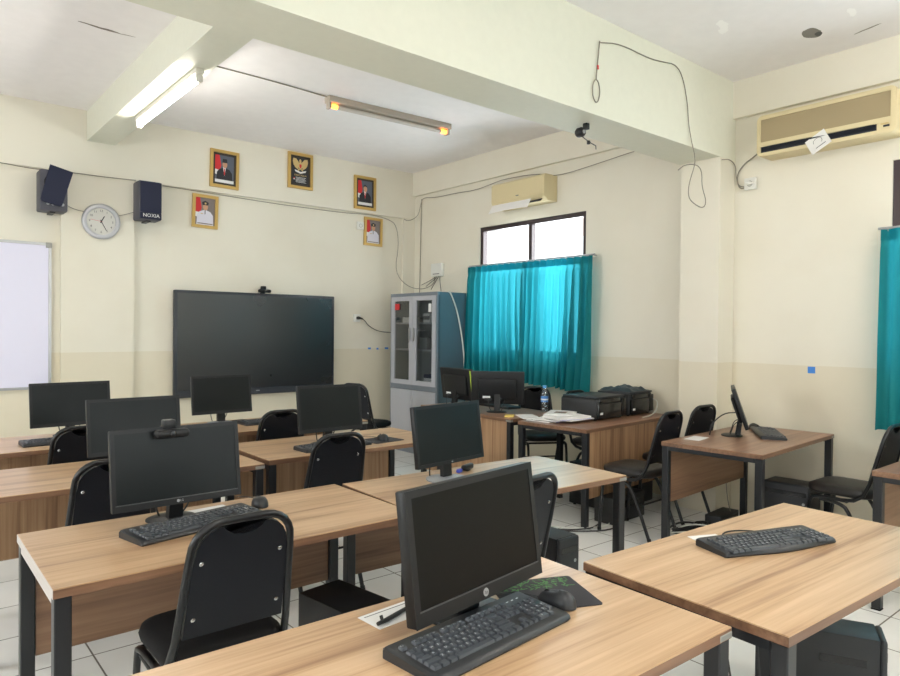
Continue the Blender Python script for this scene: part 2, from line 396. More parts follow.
def window(n, axis, W, f, frame_w, muls, trans, into):
    # f = plane coordinate of the frame centre; struct root + panes
    mb = MB(); u0, u1, z0, z1 = W; w = frame_w; d = .03
    def b(m, a0, a1, c0, c1, dd=d):
        if axis == 'y': m.box(f-dd, f+dd, a0, a1, c0, c1)
        else: m.box(a0, a1, f-dd, f+dd, c0, c1)
    b(mb, u0, u1, z1-w, z1); b(mb, u0, u1, z0, z0+w); b(mb, u0, u0+w, z0+w, z1-w); b(mb, u1-w, u1, z0+w, z1-w)
    for x in muls: b(mb, x-w/2, x+w/2, z0+w, z1-w, .026)
    if n < 3:
        for i, (p, q) in enumerate(zip([u0+w]+[x+w/2 for x in muls], [x-w/2 for x in muls]+[u1-w])):
            for c0, c1 in ((p, p+.055), (q-.055, q)): b(mb, c0, c1, z0+w, trans[0], .022)
    for z in trans: b(mb, u0+w, u1-w, z-w/2, z+w/2, .024)
    o = struct(mb.build('window_%d' % n, 'frame', smooth=0))
    us = [u0+w/2]+list(muls)+[u1-w/2]; zs = [z0+w/2]+list(trans)+[z1-w/2]
    for i in range(len(us)-1):
        for j in range(len(zs)-1):
            m = MB(); b(m, us[i], us[i+1], zs[j], zs[j+1], .002); m.build('window_pane', 'glass', o, 0)
    return o
window(1, 'y', W1, XW+.045, .045, [4.795], [2.045], -1)
window(2, 'y', W2, XW+.045, .05, [.72], [2.045], -1)
window(3, 'x', F1, YF-.06, .05, [-.75], [2.0], 1)
window(4, 'x', F2, YF-.06, .05, [2.17, 3.03], [2.0], 1)
window(5, 'y', L1, XL-.06, .05, [-.35], [2.0], 1)
window(6, 'y', L2, XL-.06, .05, [3.95], [2.0], 1)

# ------------------------------------------------------------------ curtains
def curtain(label, y0, y1, ztop, zb0, zb1, seed, nf, rodx, flare=0, group=None):
    rnd = random.Random(seed); ph = [rnd.uniform(-.6, .6) for _ in range(nf+2)]; am = [rnd.uniform(.5, 1.3) for _ in range(nf+2)]
    t = thing('curtain', label, 'curtain', (0, 0, 0), 0, group)
    def fn(u, v):
        # u along the rail, v from hem (0) to top (1)
        k = u*nf; i = int(min(k, nf-1e-6)); fr = k-i
        a = am[i]*(1-fr)+am[i+1]*fr; p = ph[i]*(1-fr)+ph[i+1]*fr
        amp = (.027+.03*(1-v)**.6)*a
        if v > .9: amp *= .75
        x = rodx-.016-amp*.6+amp*math.sin(2*PI*k+p*(1-v)*1.6)+.006*math.sin(9*v+5*u*nf)*(1-v)
        y = y0+(y1-y0)*u+.012*math.sin(4*PI*k)*(1-v)
        y += flare*(1-v)**2*math.sin(PI*u*.5)
        zb = zb0+(zb1-zb0)*u+.008*math.sin(2*PI*k+1)
        return (x, y, zb+(ztop-zb)*v)
    MB().sheet(fn, nf*10, 26).build('curtain_cloth', 'teal', t, 80)
    hd = MB()
    hd.sheet(lambda u, v: tuple(Vector(fn(u, .945+.055*v))+Vector((-.004, 0, 0))), nf*10, 2); hd.build('heading_band', 'teal', t, 80)
    for i in range(nf):
        y = y0+(y1-y0)*(i+.25)/nf
        MB().tube([(rodx-.012, y, ztop-.012), (rodx-.012, y, ztop+.006), (rodx, y, ztop+.018), (rodx+.011, y, ztop+.006), (rodx+.008, y, ztop-.006)], .0022, 5).build('curtain_hook', 'alu', t)
    return t
def rod(label, y0, y1, z, x):
    t = thing('curtain_rod', label, 'curtain rod')
    MB().tube([(x, y0, z), (x, y1, z)], .009, 10).build('rod', 'alu', t)
    for y in (y0+.06, y1-.06):
        MB().box(x-.006, XW, y-.008, y+.008, z-.006, z+.006).build('bracket', 'alu', t)
    return t
rod('metal curtain rod across the window beside the grey cabinet', 3.885, 5.60, 2.078, 4.955)
rod('metal curtain rod at the right edge near the large air conditioner', -.3, 1.60, 2.06, 4.955)
curtain('teal curtain hanging directly beside the grey cabinet, left half of the window', 5.585, 4.722, 2.066, .90, .86, 3, 10, 4.955, -.03, 'teal curtains')
curtain('teal curtain hanging beside the printers, right half of the window', 4.735, 3.885, 2.066, .86, .82, 5, 10, 4.955, .03, 'teal curtains')
curtain('teal curtain cut by the right edge of the picture under the large air conditioner', 1.575, .74, 2.05, .755, .755, 8, 6, 4.955, 0, 'teal curtains')
curtain('teal curtain right of the picture edge, far half of the second window', .735, -.2, 2.05, .755, .755, 9, 7, 4.955, 0, 'teal curtains')
# outside eave seen through the upper panes
o = MB().box(5.9, 7.0, 3.4, 6.6, 2.62, 2.72).build('roof_eave', 'eave', smooth=0); tag(o, 'pale roof eave seen outside through the upper window panes', 'roof')

# ------------------------------------------------------------------ tables
TZ = .695; TL, TD = 1.19, .61
def make_table(name, label, loc, rz, top='wood', L=TL, D=TD, panel_side=1, panel='woodH', z=TZ, leftgrey=False, bracket=True, panel_z=.29, group='computer tables'):
    t = thing(name, label, 'table', loc, rz, group)
    a, b = L/2, D/2; th = .026; lg = .042
    mb = MB(); mb.rbox(-a, a, -b, b, z-.0035, z, .001, 1); mb.build('tabletop', top, t)
    e = MB(); e.box(-a, a, -b, b, z-th, z-.0036)
    if leftgrey: e.mi = 1; e.box(-a-.0012, -a, -b, b, z-th, z-.001)
    e.build('edge_band', ['edge', 'edgegrey'] if leftgrey else ['edge'], t, 0)
    for sx in (-1, 1):
        for sy in (-1, 1):
            x0 = sx*(a-.003); x1 = sx*(a-.003-lg); y0 = sy*(b-.003); y1 = sy*(b-.003-lg)
            l = MB().rbox(min(x0, x1), max(x0, x1), min(y0, y1), max(y0, y1), .008, z-th-.0005, .003, 1).build('leg', 'black', t)
            MB().rbox(min(x0, x1)-.001, max(x0, x1)+.001, min(y0, y1)-.001, max(y0, y1)+.001, 0, .008, .002, 1).build('foot_cap', 'rubber', l)
        xr0 = sx*(a-.004); xr1 = sx*(a-.004-.03)
        MB().box(min(xr0, xr1), max(xr0, xr1), -b+lg+.004, b-lg-.004, z-th-.026, z-th-.0005).build('end_rail', 'edgegrey' if (leftgrey and sx < 0) else 'black', t, 0)  # left rail coloured pale grey to stand for light reflecting off it
    yp = panel_side*(b-.024)
    MB().box(-a+lg+.006, a-lg-.006, yp-.008, yp+.008, panel_z, z-th-.001).build('modesty_panel', panel, t, 0)
    if bracket:
        MB().rbox(a-.05, a+.0015, -b-.0015, -b+.03, z-th+.001, z-th+.017, .002, 1).build('corner_bracket', 'zinc', t)
    return t
def tbl(label, cx, cy, rz, **k): return make_table('computer_table', label, (cx, cy, 0), rz, **k)
tbl('wood laminate table with greyish left edge, holding the monitor with a webcam', .933, 2.307, 0, leftgrey=True)
tbl('wood laminate table standing empty except one monitor, right of the webcam table', 2.138, 2.262, -2.9)
tbl('foreground wood table holding the monitor with round silver logo and black mouse pad', .927, 1.098, -1.4)
tbl('foreground wood table at right carrying only a curved keyboard and a white slip', 2.176, .947, -2.8)
tbl('wood table at left edge directly behind the webcam table', .885, 3.525, 0, panel='woodV', panel_z=.27)
tbl('wood table in the middle behind the empty table, monitor and mouse pad on it', 2.13, 3.585, -.5, panel='woodV', panel_z=.27)
tbl('wood table farthest left, nearest to the whiteboard', .885, 4.625, 0, panel='woodV')
tbl('wood table nearest to the large wall display', 2.20, 4.60, -.5, panel='woodV')
make_table('teacher_desk', 'brown desk beside the cabinet with two monitors seen from behind', (4.035, 4.285, 0), -92, top='woodP', panel_side=-1, panel='woodV', group='brown desks by the window wall', panel_z=.12)
make_table('teacher_desk', 'brown desk under the two printers and a heap of papers', (4.345, 3.345, 0), 4.6, top='woodP', L=1.26, D=.62, panel_side=-1, panel='woodV', group='brown desks by the window wall', panel_z=.20)
make_table('computer_desk', 'brown desk against the right wall with one monitor seen edge on', (4.345, 2.12, 0), 3.6, top='woodP', L=1.19, D=.62, panel_side=1, panel='woodH', group='brown desks by the window wall', panel_z=.31)
make_table('computer_desk', 'brown desk cut off at the right edge of the picture', (4.39, .925, 0), 0, top='woodP', L=1.19, D=.62, panel_side=1, panel='woodH', group='brown desks by the window wall')

# ------------------------------------------------------------------ chairs
BACK0 = Vector((0, -.165, .44)); BACK1 = Vector((0, -.265, .845))
def make_chair(label, loc, rz, seatmat='fabric'):
    t = thing('stacking_chair', label, 'chair', loc, rz, 'black stacking chairs')
    # seat cushion
    mb = MB(); layers = [(.405, .02), (.415, .004), (.432, 0), (.45, .006), (.461, .03), (.465, .08), (.467, .13)]
    n = None; vs = []; fs = []
    for z, ins in layers:
        pts = rrect(-.182+ins, .182-ins, -.195+ins, .19-ins, max(.09-ins*.5, .02), 6); n = len(pts)
        vs += [(x, y, z) for x, y in pts]
    for i in range(len(layers)-1):
        for j in range(n): fs.append((i*n+j, i*n+(j+1) % n, (i+1)*n+(j+1) % n, (i+1)*n+j))
    fs += [tuple(range(n))[::-1], tuple(range((len(layers)-1)*n, len(layers)*n))]
    mb.add(vs, fs).build('seat', seatmat, t, 60)
    # back frame (bent tube)
    d = (BACK1-BACK0)
    def bp(x, k, off=0): p = BACK0+d*k; return (x, p.y+off, p.z)
    left = [(-.174, -.03, .385), (-.174, -.10, .395), (-.174, -.150, .43)]+[bp(-.166, .15), bp(-.150, .7)]
    arc = []
    for i in range(7):
        a = PI-PI/2*i/6; arc.append((-.147+.085+.085*math.cos(a), .79+.21*math.sin(a)))
    pts = left+[bp(x, k) for x, k in arc]
    pts = [Vector(p) for p in pts]; pts += [Vector((-p.x, p.y, p.z)) for p in reversed(pts)]
    MB().tube(pts, .0115, 10).build('back_frame', 'chairblack', t, 60)
    # shell: outline in (x,k)
    hw = .143
    out = [(-hw-.006, .17), (-hw+.004, .72)]
    for i in range(6):
        a = PI-PI/2*i/5; out.append((-.134+.08+.08*math.cos(a), .775+.19*math.sin(a)))
    out += [(-.066, .968), (-.054, .938), (-.03, .898), (0, .886)]
    out += [(-x, k) for x, k in reversed(out[:-1])]
    nrm = Vector((0, d.z, -d.y)).normalized()
    def shell(o0, o1, ins=1.0):
        a = [Vector(bp(x*ins, k))+nrm*o0 for x, k in out]; b = [Vector(bp(x*ins, k))+nrm*o1 for x, k in out]
        m = len(out)
        return MB().add(a+b, [tuple(range(m)), tuple(range(m, 2*m))[::-1]]+[(i, (i+1) % m, m+(i+1) % m, m+i) for i in range(m)])
    br = shell(-.004, .008).build('backrest', 'chairpanel', t, 30)
    shell(.008, .019, .96).build('back_pad', 'fabric', t, 30)
    for x, k in ((-.124, .31), (.124, .31), (-.116, .72), (.116, .72)):
        sc = MB(); sc.T = Matrix.Translation(Vector(bp(x, k))-nrm*.004) @ nrm.to_track_quat('Z', 'Y').to_matrix().to_4x4()
        sc.lathe([(.0068, 0), (.0068, -.002), (.004, -.0042), (.0005, -.0046)], 10).build('screw', 'chrome', t)
    for sx in (-1, 1):
        x = .174*sx
        fl = MB().tube(smooth_path([(x*1.0, -.06, .385), (x, .11, .387), (x, .155, .365), (x, .18, .012)], 2), .0115, 8).build('front_leg', 'chairblack', t, 60)
        MB().tube([(x, .1805, 0), (x, .18, .022)], .0135, 8).build('foot_cap', 'rubber', fl)
        rl = MB().tube(smooth_path([(x, .09, .372), (x, -.02, .365), (x, -.075, .33), (x, -.205, .012)], 2), .0115, 8).build('rear_leg', 'chairblack', t, 60)
        MB().tube([(x, -.21, 0), (x, -.203, .022)], .0135, 8).build('foot_cap', 'rubber', rl)
    MB().tube([(-.174, .12, .384), (.174, .12, .384)], .009, 8).build('seat_rail', 'chairblack', t)
    MB().tube([(-.174, -.06, .38), (.174, -.06, .38)], .009, 8).build('seat_rail', 'chairblack', t)
    MB().tube([(-.173, -.12, .22), (.173, -.12, .22)], .0065, 8).build('stretcher', 'chairblack', t)
    return t
c0 = make_chair('black stacking chair nearest to the camera, pushed to the webcam table', (.785, 2.095, 0), 0)
def chair(label, x, y, rz): return dup(c0, (x, y, 0), rz, label)
chair('black chair half hidden behind the webcam monitor, at the left table behind', .715, 3.19, 0)
chair('black chair at the far left table, half hidden behind the wide dark monitor', .82, 4.26, 0)
chair('black chair in front of the large wall display at the farthest middle table', 1.99, 4.30, -2)
chair('black chair at the middle table, in front of the monitor with mouse pad', 1.77, 3.23, 0)
chair('grey black chair seen behind the right side of the foreground monitor', 1.79, 1.945, 8)
chair('black chair behind the middle monitor, side on near the cabinet', 3.74, 5.72, -68)
c1 = make_chair('black vinyl chair left of the brown edge-on monitor desk, seat turned to the printer desk', (4.0, 2.755, 0), 3, 'vinyl')
dup(c1, (4.575, 2.83, 0), -3, 'black chair with only its back showing between the column and the edge-on monitor')
dup(c1, (4.56, 1.615, 0), -2, 'black vinyl chair at the right edge below the cut off teal curtain')
dup(c1, (4.57, 4.15, 0), 150, 'black chair behind the water bottle in front of the teal curtain')
dup(c1, (4.70, 3.62, 0), 180, 'black chair behind the printer, only its seat showing under the desk')

# ------------------------------------------------------------------ monitors
def logo_lg(mb, x, y, z, s):
    mb.lathe([(s*.5, y), (s*.5, y-.0006)], 14, 'y', (x-s*.75, 0, z)); mb.text('LG', s*1.0, (x+s*.45, y-.0006, z), 'y')
def monitor(label, loc, rz, w=.44, h=.27, zb=.075, style='lg', bezel=.014, chin=.022, tilt=8, thick=.022, base='round', logo=True, screen='screen', group='black computer monitors', lip=False):
    t = thing('monitor', label, 'monitor', loc, rz, group)
    T = Matrix.Translation((0, 0, zb)) @ Matrix.Rotation(-R(tilt), 4, 'X')
    a = w/2
    def P(): m = MB(); m.T = T; return m
    P().rbox(-a, a, 0, thick, 0, h, .004, 2).build('housing', 'mon', t)
    bump = P(); bump.rbox(-a*.72, a*.72, thick-.002, thick+.022, h*.16, h*.80, .012, 3); bump.build('rear_cover', 'mon', t)
    bz = P(); y0 = -.0025
    bz.box(-a, a, y0, 0, h-bezel, h); bz.box(-a, a, y0, 0, 0, chin); bz.box(-a, -a+bezel, y0, 0, chin, h-bezel); bz.box(a-bezel, a, y0, 0, chin, h-bezel)
    b = bz.build('bezel', 'mon', t, 0)
    P().box(-a+bezel, a-bezel, -.0008, .0005, chin, h-bezel).build('screen', screen, t, 0)
    if lip: P().box(-a+bezel*.8, a-bezel*.8, y0-.0007, y0, chin-.003, chin).build('bezel_lip', 'monlip', b, 0)
    if logo:
        lg = P()
        if style == 'hp':
            lg.lathe([(.0095, y0), (.0095, y0-.0008)], 20, 'y', (0, 0, chin*.46)); lb = lg.build('logo_badge', 'silver', b)
            l2 = P(); l2.text('hp', .0125, (0, y0-.0013, chin*.46), 'y'); l2.build('logo_letters', 'mon', b, 0)
        else:
            logo_lg(lg, 0, y0, chin*.5, chin*.42); lg.build('logo_letters', 'silver', b, 0)
    p = MB()
    if base == 'hp':
        p.rbox(-.035, .035, .045, .067, .012, zb+h*.45, .004); p.build('stand_neck', 'mon', t)
        MB().rbox(-.10, .10, .035, .15, 0, .012, .005).build('stand_base', 'mon', t)
    elif base == 'silver':
        MB().prism([(.028, .0), (.05, .0), (.06, zb+h*.3), (.04, zb+h*.3)], -.028, .028, 'x').build('stand_neck', 'mon', t, 0)
        MB().lathe([(.10, 0), (.10, .006), (.07, .012), (.03, .016)], 28, 'z', (0, .03, 0)).build('stand_base', 'silver', t, 50)
    else:
        MB().prism([(.045, .006), (.08, .006), (.056, zb+h*.3), (.03, zb+h*.3)], -.024, .024, 'x').build('stand_neck', 'mon', t, 0)
        s = MB()
        pr = [(.115, 0), (.115, .005), (.10, .009), (.03, .014)]
        s.T = Matrix.Translation((0, .098, 0)) @ Matrix.Diagonal((.74, .58, 1, 1)); s.lathe(pr, 28); s.build('stand_base', 'mon', t, 50)
    for i, x in enumerate((-.06, .075)):
        MB().tube(smooth_path([(x, .045, zb+.035), (x, .085, zb+.02), (x*.8, .10, zb*.5), (x*.6, .11, .012)], 2), .0032, 6).build('monitor_cable', 'cabled', t)
    return t
monitor('large black monitor with round silver logo on the foreground table', (1.088, 1.16, TZ), 8.6, w=.468, h=.288, zb=.053, style='hp', bezel=.017, chin=.034, base='hp', thick=.03, screen='screenhp', lip=True)
monitor('black monitor with a webcam clipped on top, on the webcam table', (.793, 2.40, TZ), 1.2, zb=.072, chin=.024, lip=True)
monitor('black monitor alone on the table behind the foreground monitor', (1.985, 2.345, TZ), 7.5, zb=.08, base='silver', chin=.016)
monitor('black monitor on the left table, just behind the webcam monitor', (.947, 3.50, TZ), 1.2, w=.43, zb=.072, logo=False, chin=.02)
monitor('black monitor in the middle row, standing before the wall display', (2.008, 3.462, TZ), -.5, w=.415, zb=.088, logo=False)
monitor('black monitor farthest left under the whiteboard corner', (.90, 4.72, TZ), 3.0, w=.45, zb=.07, logo=False, base='round')
monitor('black monitor directly in front of the lower left of the wall display', (1.86, 4.735, TZ), 1.0, w=.435, zb=.075, logo=False, base='silver')
m8 = monitor('black monitor seen from behind, next to the cabinet', (3.95, 4.58, TZ), 88, w=.44, h=.28, zb=.068, logo=False)
m9 = monitor('black monitor seen from behind, left of the water bottle', (4.01, 4.15, TZ), 130, w=.45, h=.28, zb=.062, logo=False)
for t_, pts in ((m8, 'a'), (m9, 'b')):
    for i, x in enumerate((-.10, .10, .05)):
        mm = MB(); mm.T = Matrix.Translation((0, 0, .066)) @ Matrix.Rotation(-R(8), 4, 'X')
        if i == 0: mm.box(.06, .125, .0445, .0455, .05, .07); mm.build('sticker', 'label', t_, 0)
        else: mm.rbox(-.13+.09*i, -.07+.09*i, .04, .05, .03, .055, .004); mm.build('port_block', 'pcfront', t_)
mm = MB(); mm.T = Matrix.Translation((0, 0, .068)) @ Matrix.Rotation(-R(8), 4, 'X'); mm.box(-.222, -.205, .022, .0235, .05, .27); mm.build('edge_strip', 'lime', m8, 0)
monitor('thin black monitor seen edge on, on the brown desk at the right wall', (4.37, 2.155, TZ), 28, w=.40, h=.27, zb=.07, logo=False, tilt=19, base='round')

# webcams
def webcam(label, loc, rz, s=1):
    t = thing('webcam', label, 'webcam', loc, rz)
    b = MB(); b.rbox(-.055*s, .055*s, -.032*s, .005*s, -.014*s, .014*s, .012*s, 3); b.build('body', 'mon', t)
    MB().lathe([(.010*s, -.031*s), (.010*s, -.0345*s), (.006*s, -.036*s)], 14, 'y').build('lens', 'pcgloss', t)
    MB().rbox(-.02*s, .02*s, -.004*s, .03*s, .008*s, .042*s, .006*s).build('clip', 'mon', t)
    MB().box(-.02*s, .02*s, .026*s, .034*s, -.03*s, .02*s).build('clip_arm', 'mon', t, 0)
    return t
webcam('black webcam clipped on the top of the webcam table monitor', (.765, 2.428, TZ+.072+.246), 1.2, 1.08)
webcam('small dark camera sitting on the top edge of the wall display', (3.06, 6.70, 1.768), 0, 1.25)
w_ = thing('webcam', 'small black webcam lying on the table beside the lone monitor base', 'webcam', (2.185, 2.47, TZ), 20)
MB().rbox(-.045, .045, -.014, .014, .004, .032, .01, 3).build('body', 'mon', w_); MB().rbox(-.018, .014, -.012, .02, 0, .005, .002).build('clip', 'mon', w_)
MB().rbox(-.08, -.045, .0, .02, .0, .018, .006).build('plug', 'purple', w_)

# ------------------------------------------------------------------ keyboards
U = .0188
ROWS = [
 (5, [('Esc', 0, 1)]+[('F%d' % (i+1), 2+i+(.5 if i > 3 else 0)+(.5 if i > 7 else 0), 1) for i in range(12)]+[('', 15.25, 1), ('', 16.25, 1), ('', 17.25, 1)]),
 (3.7, [(c, i, 1) for i, c in enumerate('`1234567890-=')]+[('', 13, 2), ('', 15.25, 1), ('', 16.25, 1), ('', 17.25, 1), ('', 18.5, 1), ('/', 19.5, 1), ('*', 20.5, 1), ('-', 21.5, 1)]),
 (2.7, [('', 0, 1.5)]+[(c, 1.5+i, 1) for i, c in enumerate('QWERTYUIOP[]')]+[('', 13.5, 1.5), ('', 15.25, 1), ('', 16.25, 1), ('', 17.25, 1), ('7', 18.5, 1), ('8', 19.5, 1), ('9', 20.5, 1)]),
 (1.7, [('', 0, 1.75)]+[(c, 1.75+i, 1) for i, c in enumerate("ASDFGHJKL;'")]+[('', 12.75, 2.25), ('4', 18.5, 1), ('5', 19.5, 1), ('6', 20.5, 1), ('+', 21.5, 1)]),
 (.7, [('', 0, 2.25)]+[(c, 2.25+i, 1) for i, c in enumerate('ZXCVBNM,./')]+[('', 12.25, 2.75), ('', 16.25, 1), ('1', 18.5, 1), ('2', 19.5, 1), ('3', 20.5, 1), ('', 21.5, 1)]),
 (-.3, [('', 0, 1.25), ('', 1.25, 1.25), ('', 2.5, 1.25), ('', 3.75, 6.25), ('', 10, 1.25), ('', 11.25, 1.25), ('', 12.5, 1.25), ('', 13.75, 1.25), ('', 15.25, 1), ('', 16.25, 1), ('', 17.25, 1), ('0', 18.5, 2), ('.', 20.5, 1)])]
KM = {}; LM = {}
def legendmesh(c, sz):
    if c not in LM:
        q = MB(); q.text(c, sz, (-.0015, .0022, .0076), 'z'); o = q.build('key_legend', 'legend', None, 0); LM[c] = o.data; bpy.data.objects.remove(o)
    return LM[c]
def keymesh(w):
    if w not in KM:
        a, b = w*U/2-.0012, U/2-.0012
        vs = [(sx*a, sy*b, 0) for sx, sy in ((-1, -1), (1, -1), (1, 1), (-1, 1))]+[(sx*(a-.0022), sy*(b-.0022)+.0006, .0072) for sx, sy in ((-1, -1), (1, -1), (1, 1), (-1, 1))]
        me = bpy.data.meshes.new('key'); me.from_pydata(vs, [], [(3, 2, 1, 0), (4, 5, 6, 7), (0, 1, 5, 4), (1, 2, 6, 5), (2, 3, 7, 6), (3, 0, 4, 7)])
        me.materials.append(M['key']); KM[w] = me
    return KM[w]
def keyboard(label, loc, rz, detail=True, style='palm', tilt=3.0, s=1.0):
    t = thing('keyboard', label, 'keyboard', loc, rz, 'black computer keyboards'); t.scale = (s, s, s)
    W = .228; T = Matrix.Translation((0, 0, .0015)) @ Matrix.Rotation(R(tilt), 4, 'X')
    y1, y0 = .088, (-.086 if style == 'palm' else -.068)
    b = MB(); b.T = Matrix.Translation((0, 0, 0))
    # side profile: back edge raised, rounded front lip
    zt = lambda y: .017+(y-y0)*math.tan(R(tilt))
    prof = [(y0+.004, .0), (y0, .006), (y0+.003, .013), (y0+.012, zt(y0+.012)), (y1-.008, zt(y1-.008)), (y1, zt(y1)-.006), (y1, .004), (y1-.004, 0)]
    vs = []; xs = [-W, -W+.004, -W+.012, W-.012, W-.004, W] if style != 'curve' else [-W, -W+.004, -W+.012]+[-W+.012+(2*W-.024)*i/12 for i in range(1, 12)]+[W-.012, W-.004, W]
    n = len(prof); fs = []
    for i, x in enumerate(xs):
        ins = .005 if i in (0, len(xs)-1) else (.0012 if i in (1, len(xs)-2) else 0)
        wav = (.010*math.cos(x/W*PI*1.0)-.004) if style == 'curve' else (-.006*math.cos(x/W*PI*1.5) if style == 'palm' else 0)
        for k, (y, z) in enumerate(prof):
            yy = y+(ins if y < 0 else -ins)
            if k < 4: yy -= wav
            vs.append((x, yy, z if z == 0 else z-ins*.6))
    for i in range(len(xs)-1):
        for k in range(n): fs.append((i*n+k, i*n+(k+1) % n, (i+1)*n+(k+1) % n, (i+1)*n+k))
    fs += [tuple(range(n)), tuple(range((len(xs)-1)*n, len(xs)*n))[::-1]]
    b.add(vs, fs); b.build('body', 'keygrey', t, 40)
    x00 = -22.5*U/2; yb = -.047
    ks = MB()
    for ry, row in ROWS:
        for c, x, w in row:
            px = x00+(x+w/2)*U; py = yb+ry*U; pz = zt(py)-.0012
            if detail:
                k = bpy.data.objects.new('key', keymesh(w)); COL.objects.link(k); k.parent = t
                k.location = (px, py, pz); k.rotation_euler = (R(tilt), 0, 0)
                if c:
                    q = bpy.data.objects.new('key_legend', legendmesh(c, .0085 if len(c) == 1 else .006)); COL.objects.link(q); q.parent = k
            else:
                a, bb = w*U/2-.0012, U/2-.0012
                ks.add([(px+sx*a, py+sy*bb, pz) for sx, sy in ((-1, -1), (1, -1), (1, 1), (-1, 1))]+[(px+sx*(a-.002), py+sy*(bb-.002), pz+.007) for sx, sy in ((-1, -1), (1, -1), (1, 1), (-1, 1))],
                       [(3, 2, 1, 0), (4, 5, 6, 7), (0, 1, 5, 4), (1, 2, 6, 5), (2, 3, 7, 6), (3, 0, 4, 7)])
    if detail:
        for i in range(3): led = MB(); led.box(x00+(19+i)*U, x00+(19+i)*U+.007, yb+5.3*U, yb+5.3*U+.003, zt(yb+5.3*U), zt(yb+5.3*U)+.0006); led.build('indicator_light', 'legend', t, 0)
    else: ks.build('keys', 'key', t, 0)
    return t
keyboard('black keyboard with white letters in front of the foreground monitor', (1.024, 1.10, TZ), 5, True, 'palm', s=.97)
keyboard('black keyboard under the webcam monitor, behind the nearest chair', (.832, 2.335, TZ), 12, True, 'slim', s=1.02)
keyboard('curved black keyboard lying alone on the right foreground table', (2.19, 1.0, TZ), -19, True, 'curve')
keyboard('dark keyboard turned sideways on the brown desk by the right wall', (4.56, 2.10, TZ), 34, False, 'slim', s=1.02)
keyboard('black keyboard on the farthest middle table before the wall display', (2.17, 4.60, TZ), 2, False, 'slim')
keyboard('black keyboard on the middle table, partly behind its chair', (2.0, 3.42, TZ), 3, False, 'slim', s=.97)
keyboard('grey keyboard half hidden at the far left table near the whiteboard', (.83, 4.52, TZ), 2, False, 'slim')
k_ = keyboard('dark keyboard on the cabinet side desk beyond the two rear-facing monitors', (4.24, 4.38, TZ), 86, False, 'slim')

# ------------------------------------------------------------------ mice and pads
def mouse(label, loc, rz, s=1, mat='keygrey'):
    t = thing('computer_mouse', label, 'mouse', loc, rz, 'computer mice')
    vs = []; fs = []; nu, nv = 16, 7
    for j in range(nv+1):
        a = PI/2*j/nv
        for i in range(nu):
            b = 2*PI*i/nu
            x = .031*math.cos(a)**.6*math.cos(b)*(1-.12*math.sin(b)) if j < nv else 0
            y = .055*math.cos(a)**.6*math.sin(b) if j < nv else -.006
            vs.append((x*s, y*s, (.002+.034*math.sin(a)*(1-.12*math.sin(b)))*s))
    for j in range(nv):
        for i in range(nu): fs.append((j*nu+i, j*nu+(i+1) % nu, (j+1)*nu+(i+1) % nu, (j+1)*nu+i))
    vs += [(p[0], p[1], 0) for p in vs[:nu]]; o = len(vs)-nu
    fs += [(i, (i+1) % nu, o+(i+1) % nu, o+i) for i in range(nu)]; fs.append(tuple(range(o, o+nu)))
    MB().add(vs, fs).build('shell', mat, t, 60)
    MB().lathe([(.008*s, -.003*s), (.009*s, 0), (.008*s, .003*s)], 12, 'x', (0, .028*s, .026*s)).build('scroll_wheel', 'rubber', t)
    MB().tube(smooth_path([(0, .053*s, .008*s), (.006, .09, .004), (-.01, .13, .004), (-.06, .16, .004)], 2), .0018, 6).build('mouse_cable', 'cabled', t)
    return t
pd = thing('mouse_pad', 'dark mouse pad with green print on the foreground table', 'mouse pad', (1.315, 1.185, TZ), -24)
MB().prism(rrect(-.12, .12, -.10, .10, .008), 0, .003).build('pad_cloth', 'pad', pd)
g = MB(); rr = random.Random(4)
for i in range(95):
    x, y = rr.uniform(-.105, .105), rr.uniform(.03, .09); a = rr.uniform(0, PI); L_ = rr.uniform(.004, .011)
    dx, dy = math.cos(a)*L_, math.sin(a)*L_; nx, ny = -math.sin(a)*.0018, math.cos(a)*.0018
    g.add([(x-dx-nx, y-dy-ny, .0033), (x+dx-nx, y+dy-ny, .0033), (x+dx+nx, y+dy+ny, .0033), (x-dx+nx, y-dy+ny, .0033)], [(0, 1, 2, 3)])
g.build('green_print', 'green', pd, 0)
mouse('black mouse on the mouse pad with green print', (1.288, 1.115, TZ+.003), 14, .95)
mouse('grey black mouse on the webcam table right of its keyboard', (1.115, 2.47, TZ), -14, 1.0)
pd2 = thing('mouse_pad', 'small black mouse pad on the middle table beside its keyboard', 'mouse pad', (2.36, 3.47, TZ), 6)
MB().prism(rrect(-.11, .11, -.09, .09, .008), 0, .003).build('pad_cloth', 'pad', pd2)
mouse('black mouse on the small pad of the middle table', (2.36, 3.46, TZ+.003), -6)
mouse('black mouse on the brown desk beside the sideways keyboard', (4.735, 2.285, TZ), 150, 1.05)

# ------------------------------------------------------------------ papers, bottle
def paper(label, loc, rz, w, d, lines=0, name='paper_sheet', z=.0012):
    t = thing(name, label, 'paper', loc, rz)
    MB().box(-w/2, w/2, -d/2, d/2, 0, z).build('sheet', 'paper', t, 0)
    if lines:
        m = MB()
        for i in range(lines):
            y = d/2-.012-i*(d-.02)/lines; m.box(-w/2+.01, w/2-.01-(i % 3)*.02, y-.0015, y+.0015, z+.0001, z+.0004)
        m.build('printed_lines', 'print', t, 0)
    return t
paper('white printed slip under a black plug on the foreground table', (.945, 1.325, TZ), 4, .16, .085, 1)
pl = thing('cable_plug', 'black cable plug lying on the white slip of the foreground table', 'plug', (.915, 1.30, TZ+.0016), 12)
MB().tube([(-.045, 0, .006), (-.015, 0, .006), (.03, .004, .006), (.075, .01, .006)], [.0045, .0055, .0055, .004], 8).build('plug_body', 'cabled', pl)
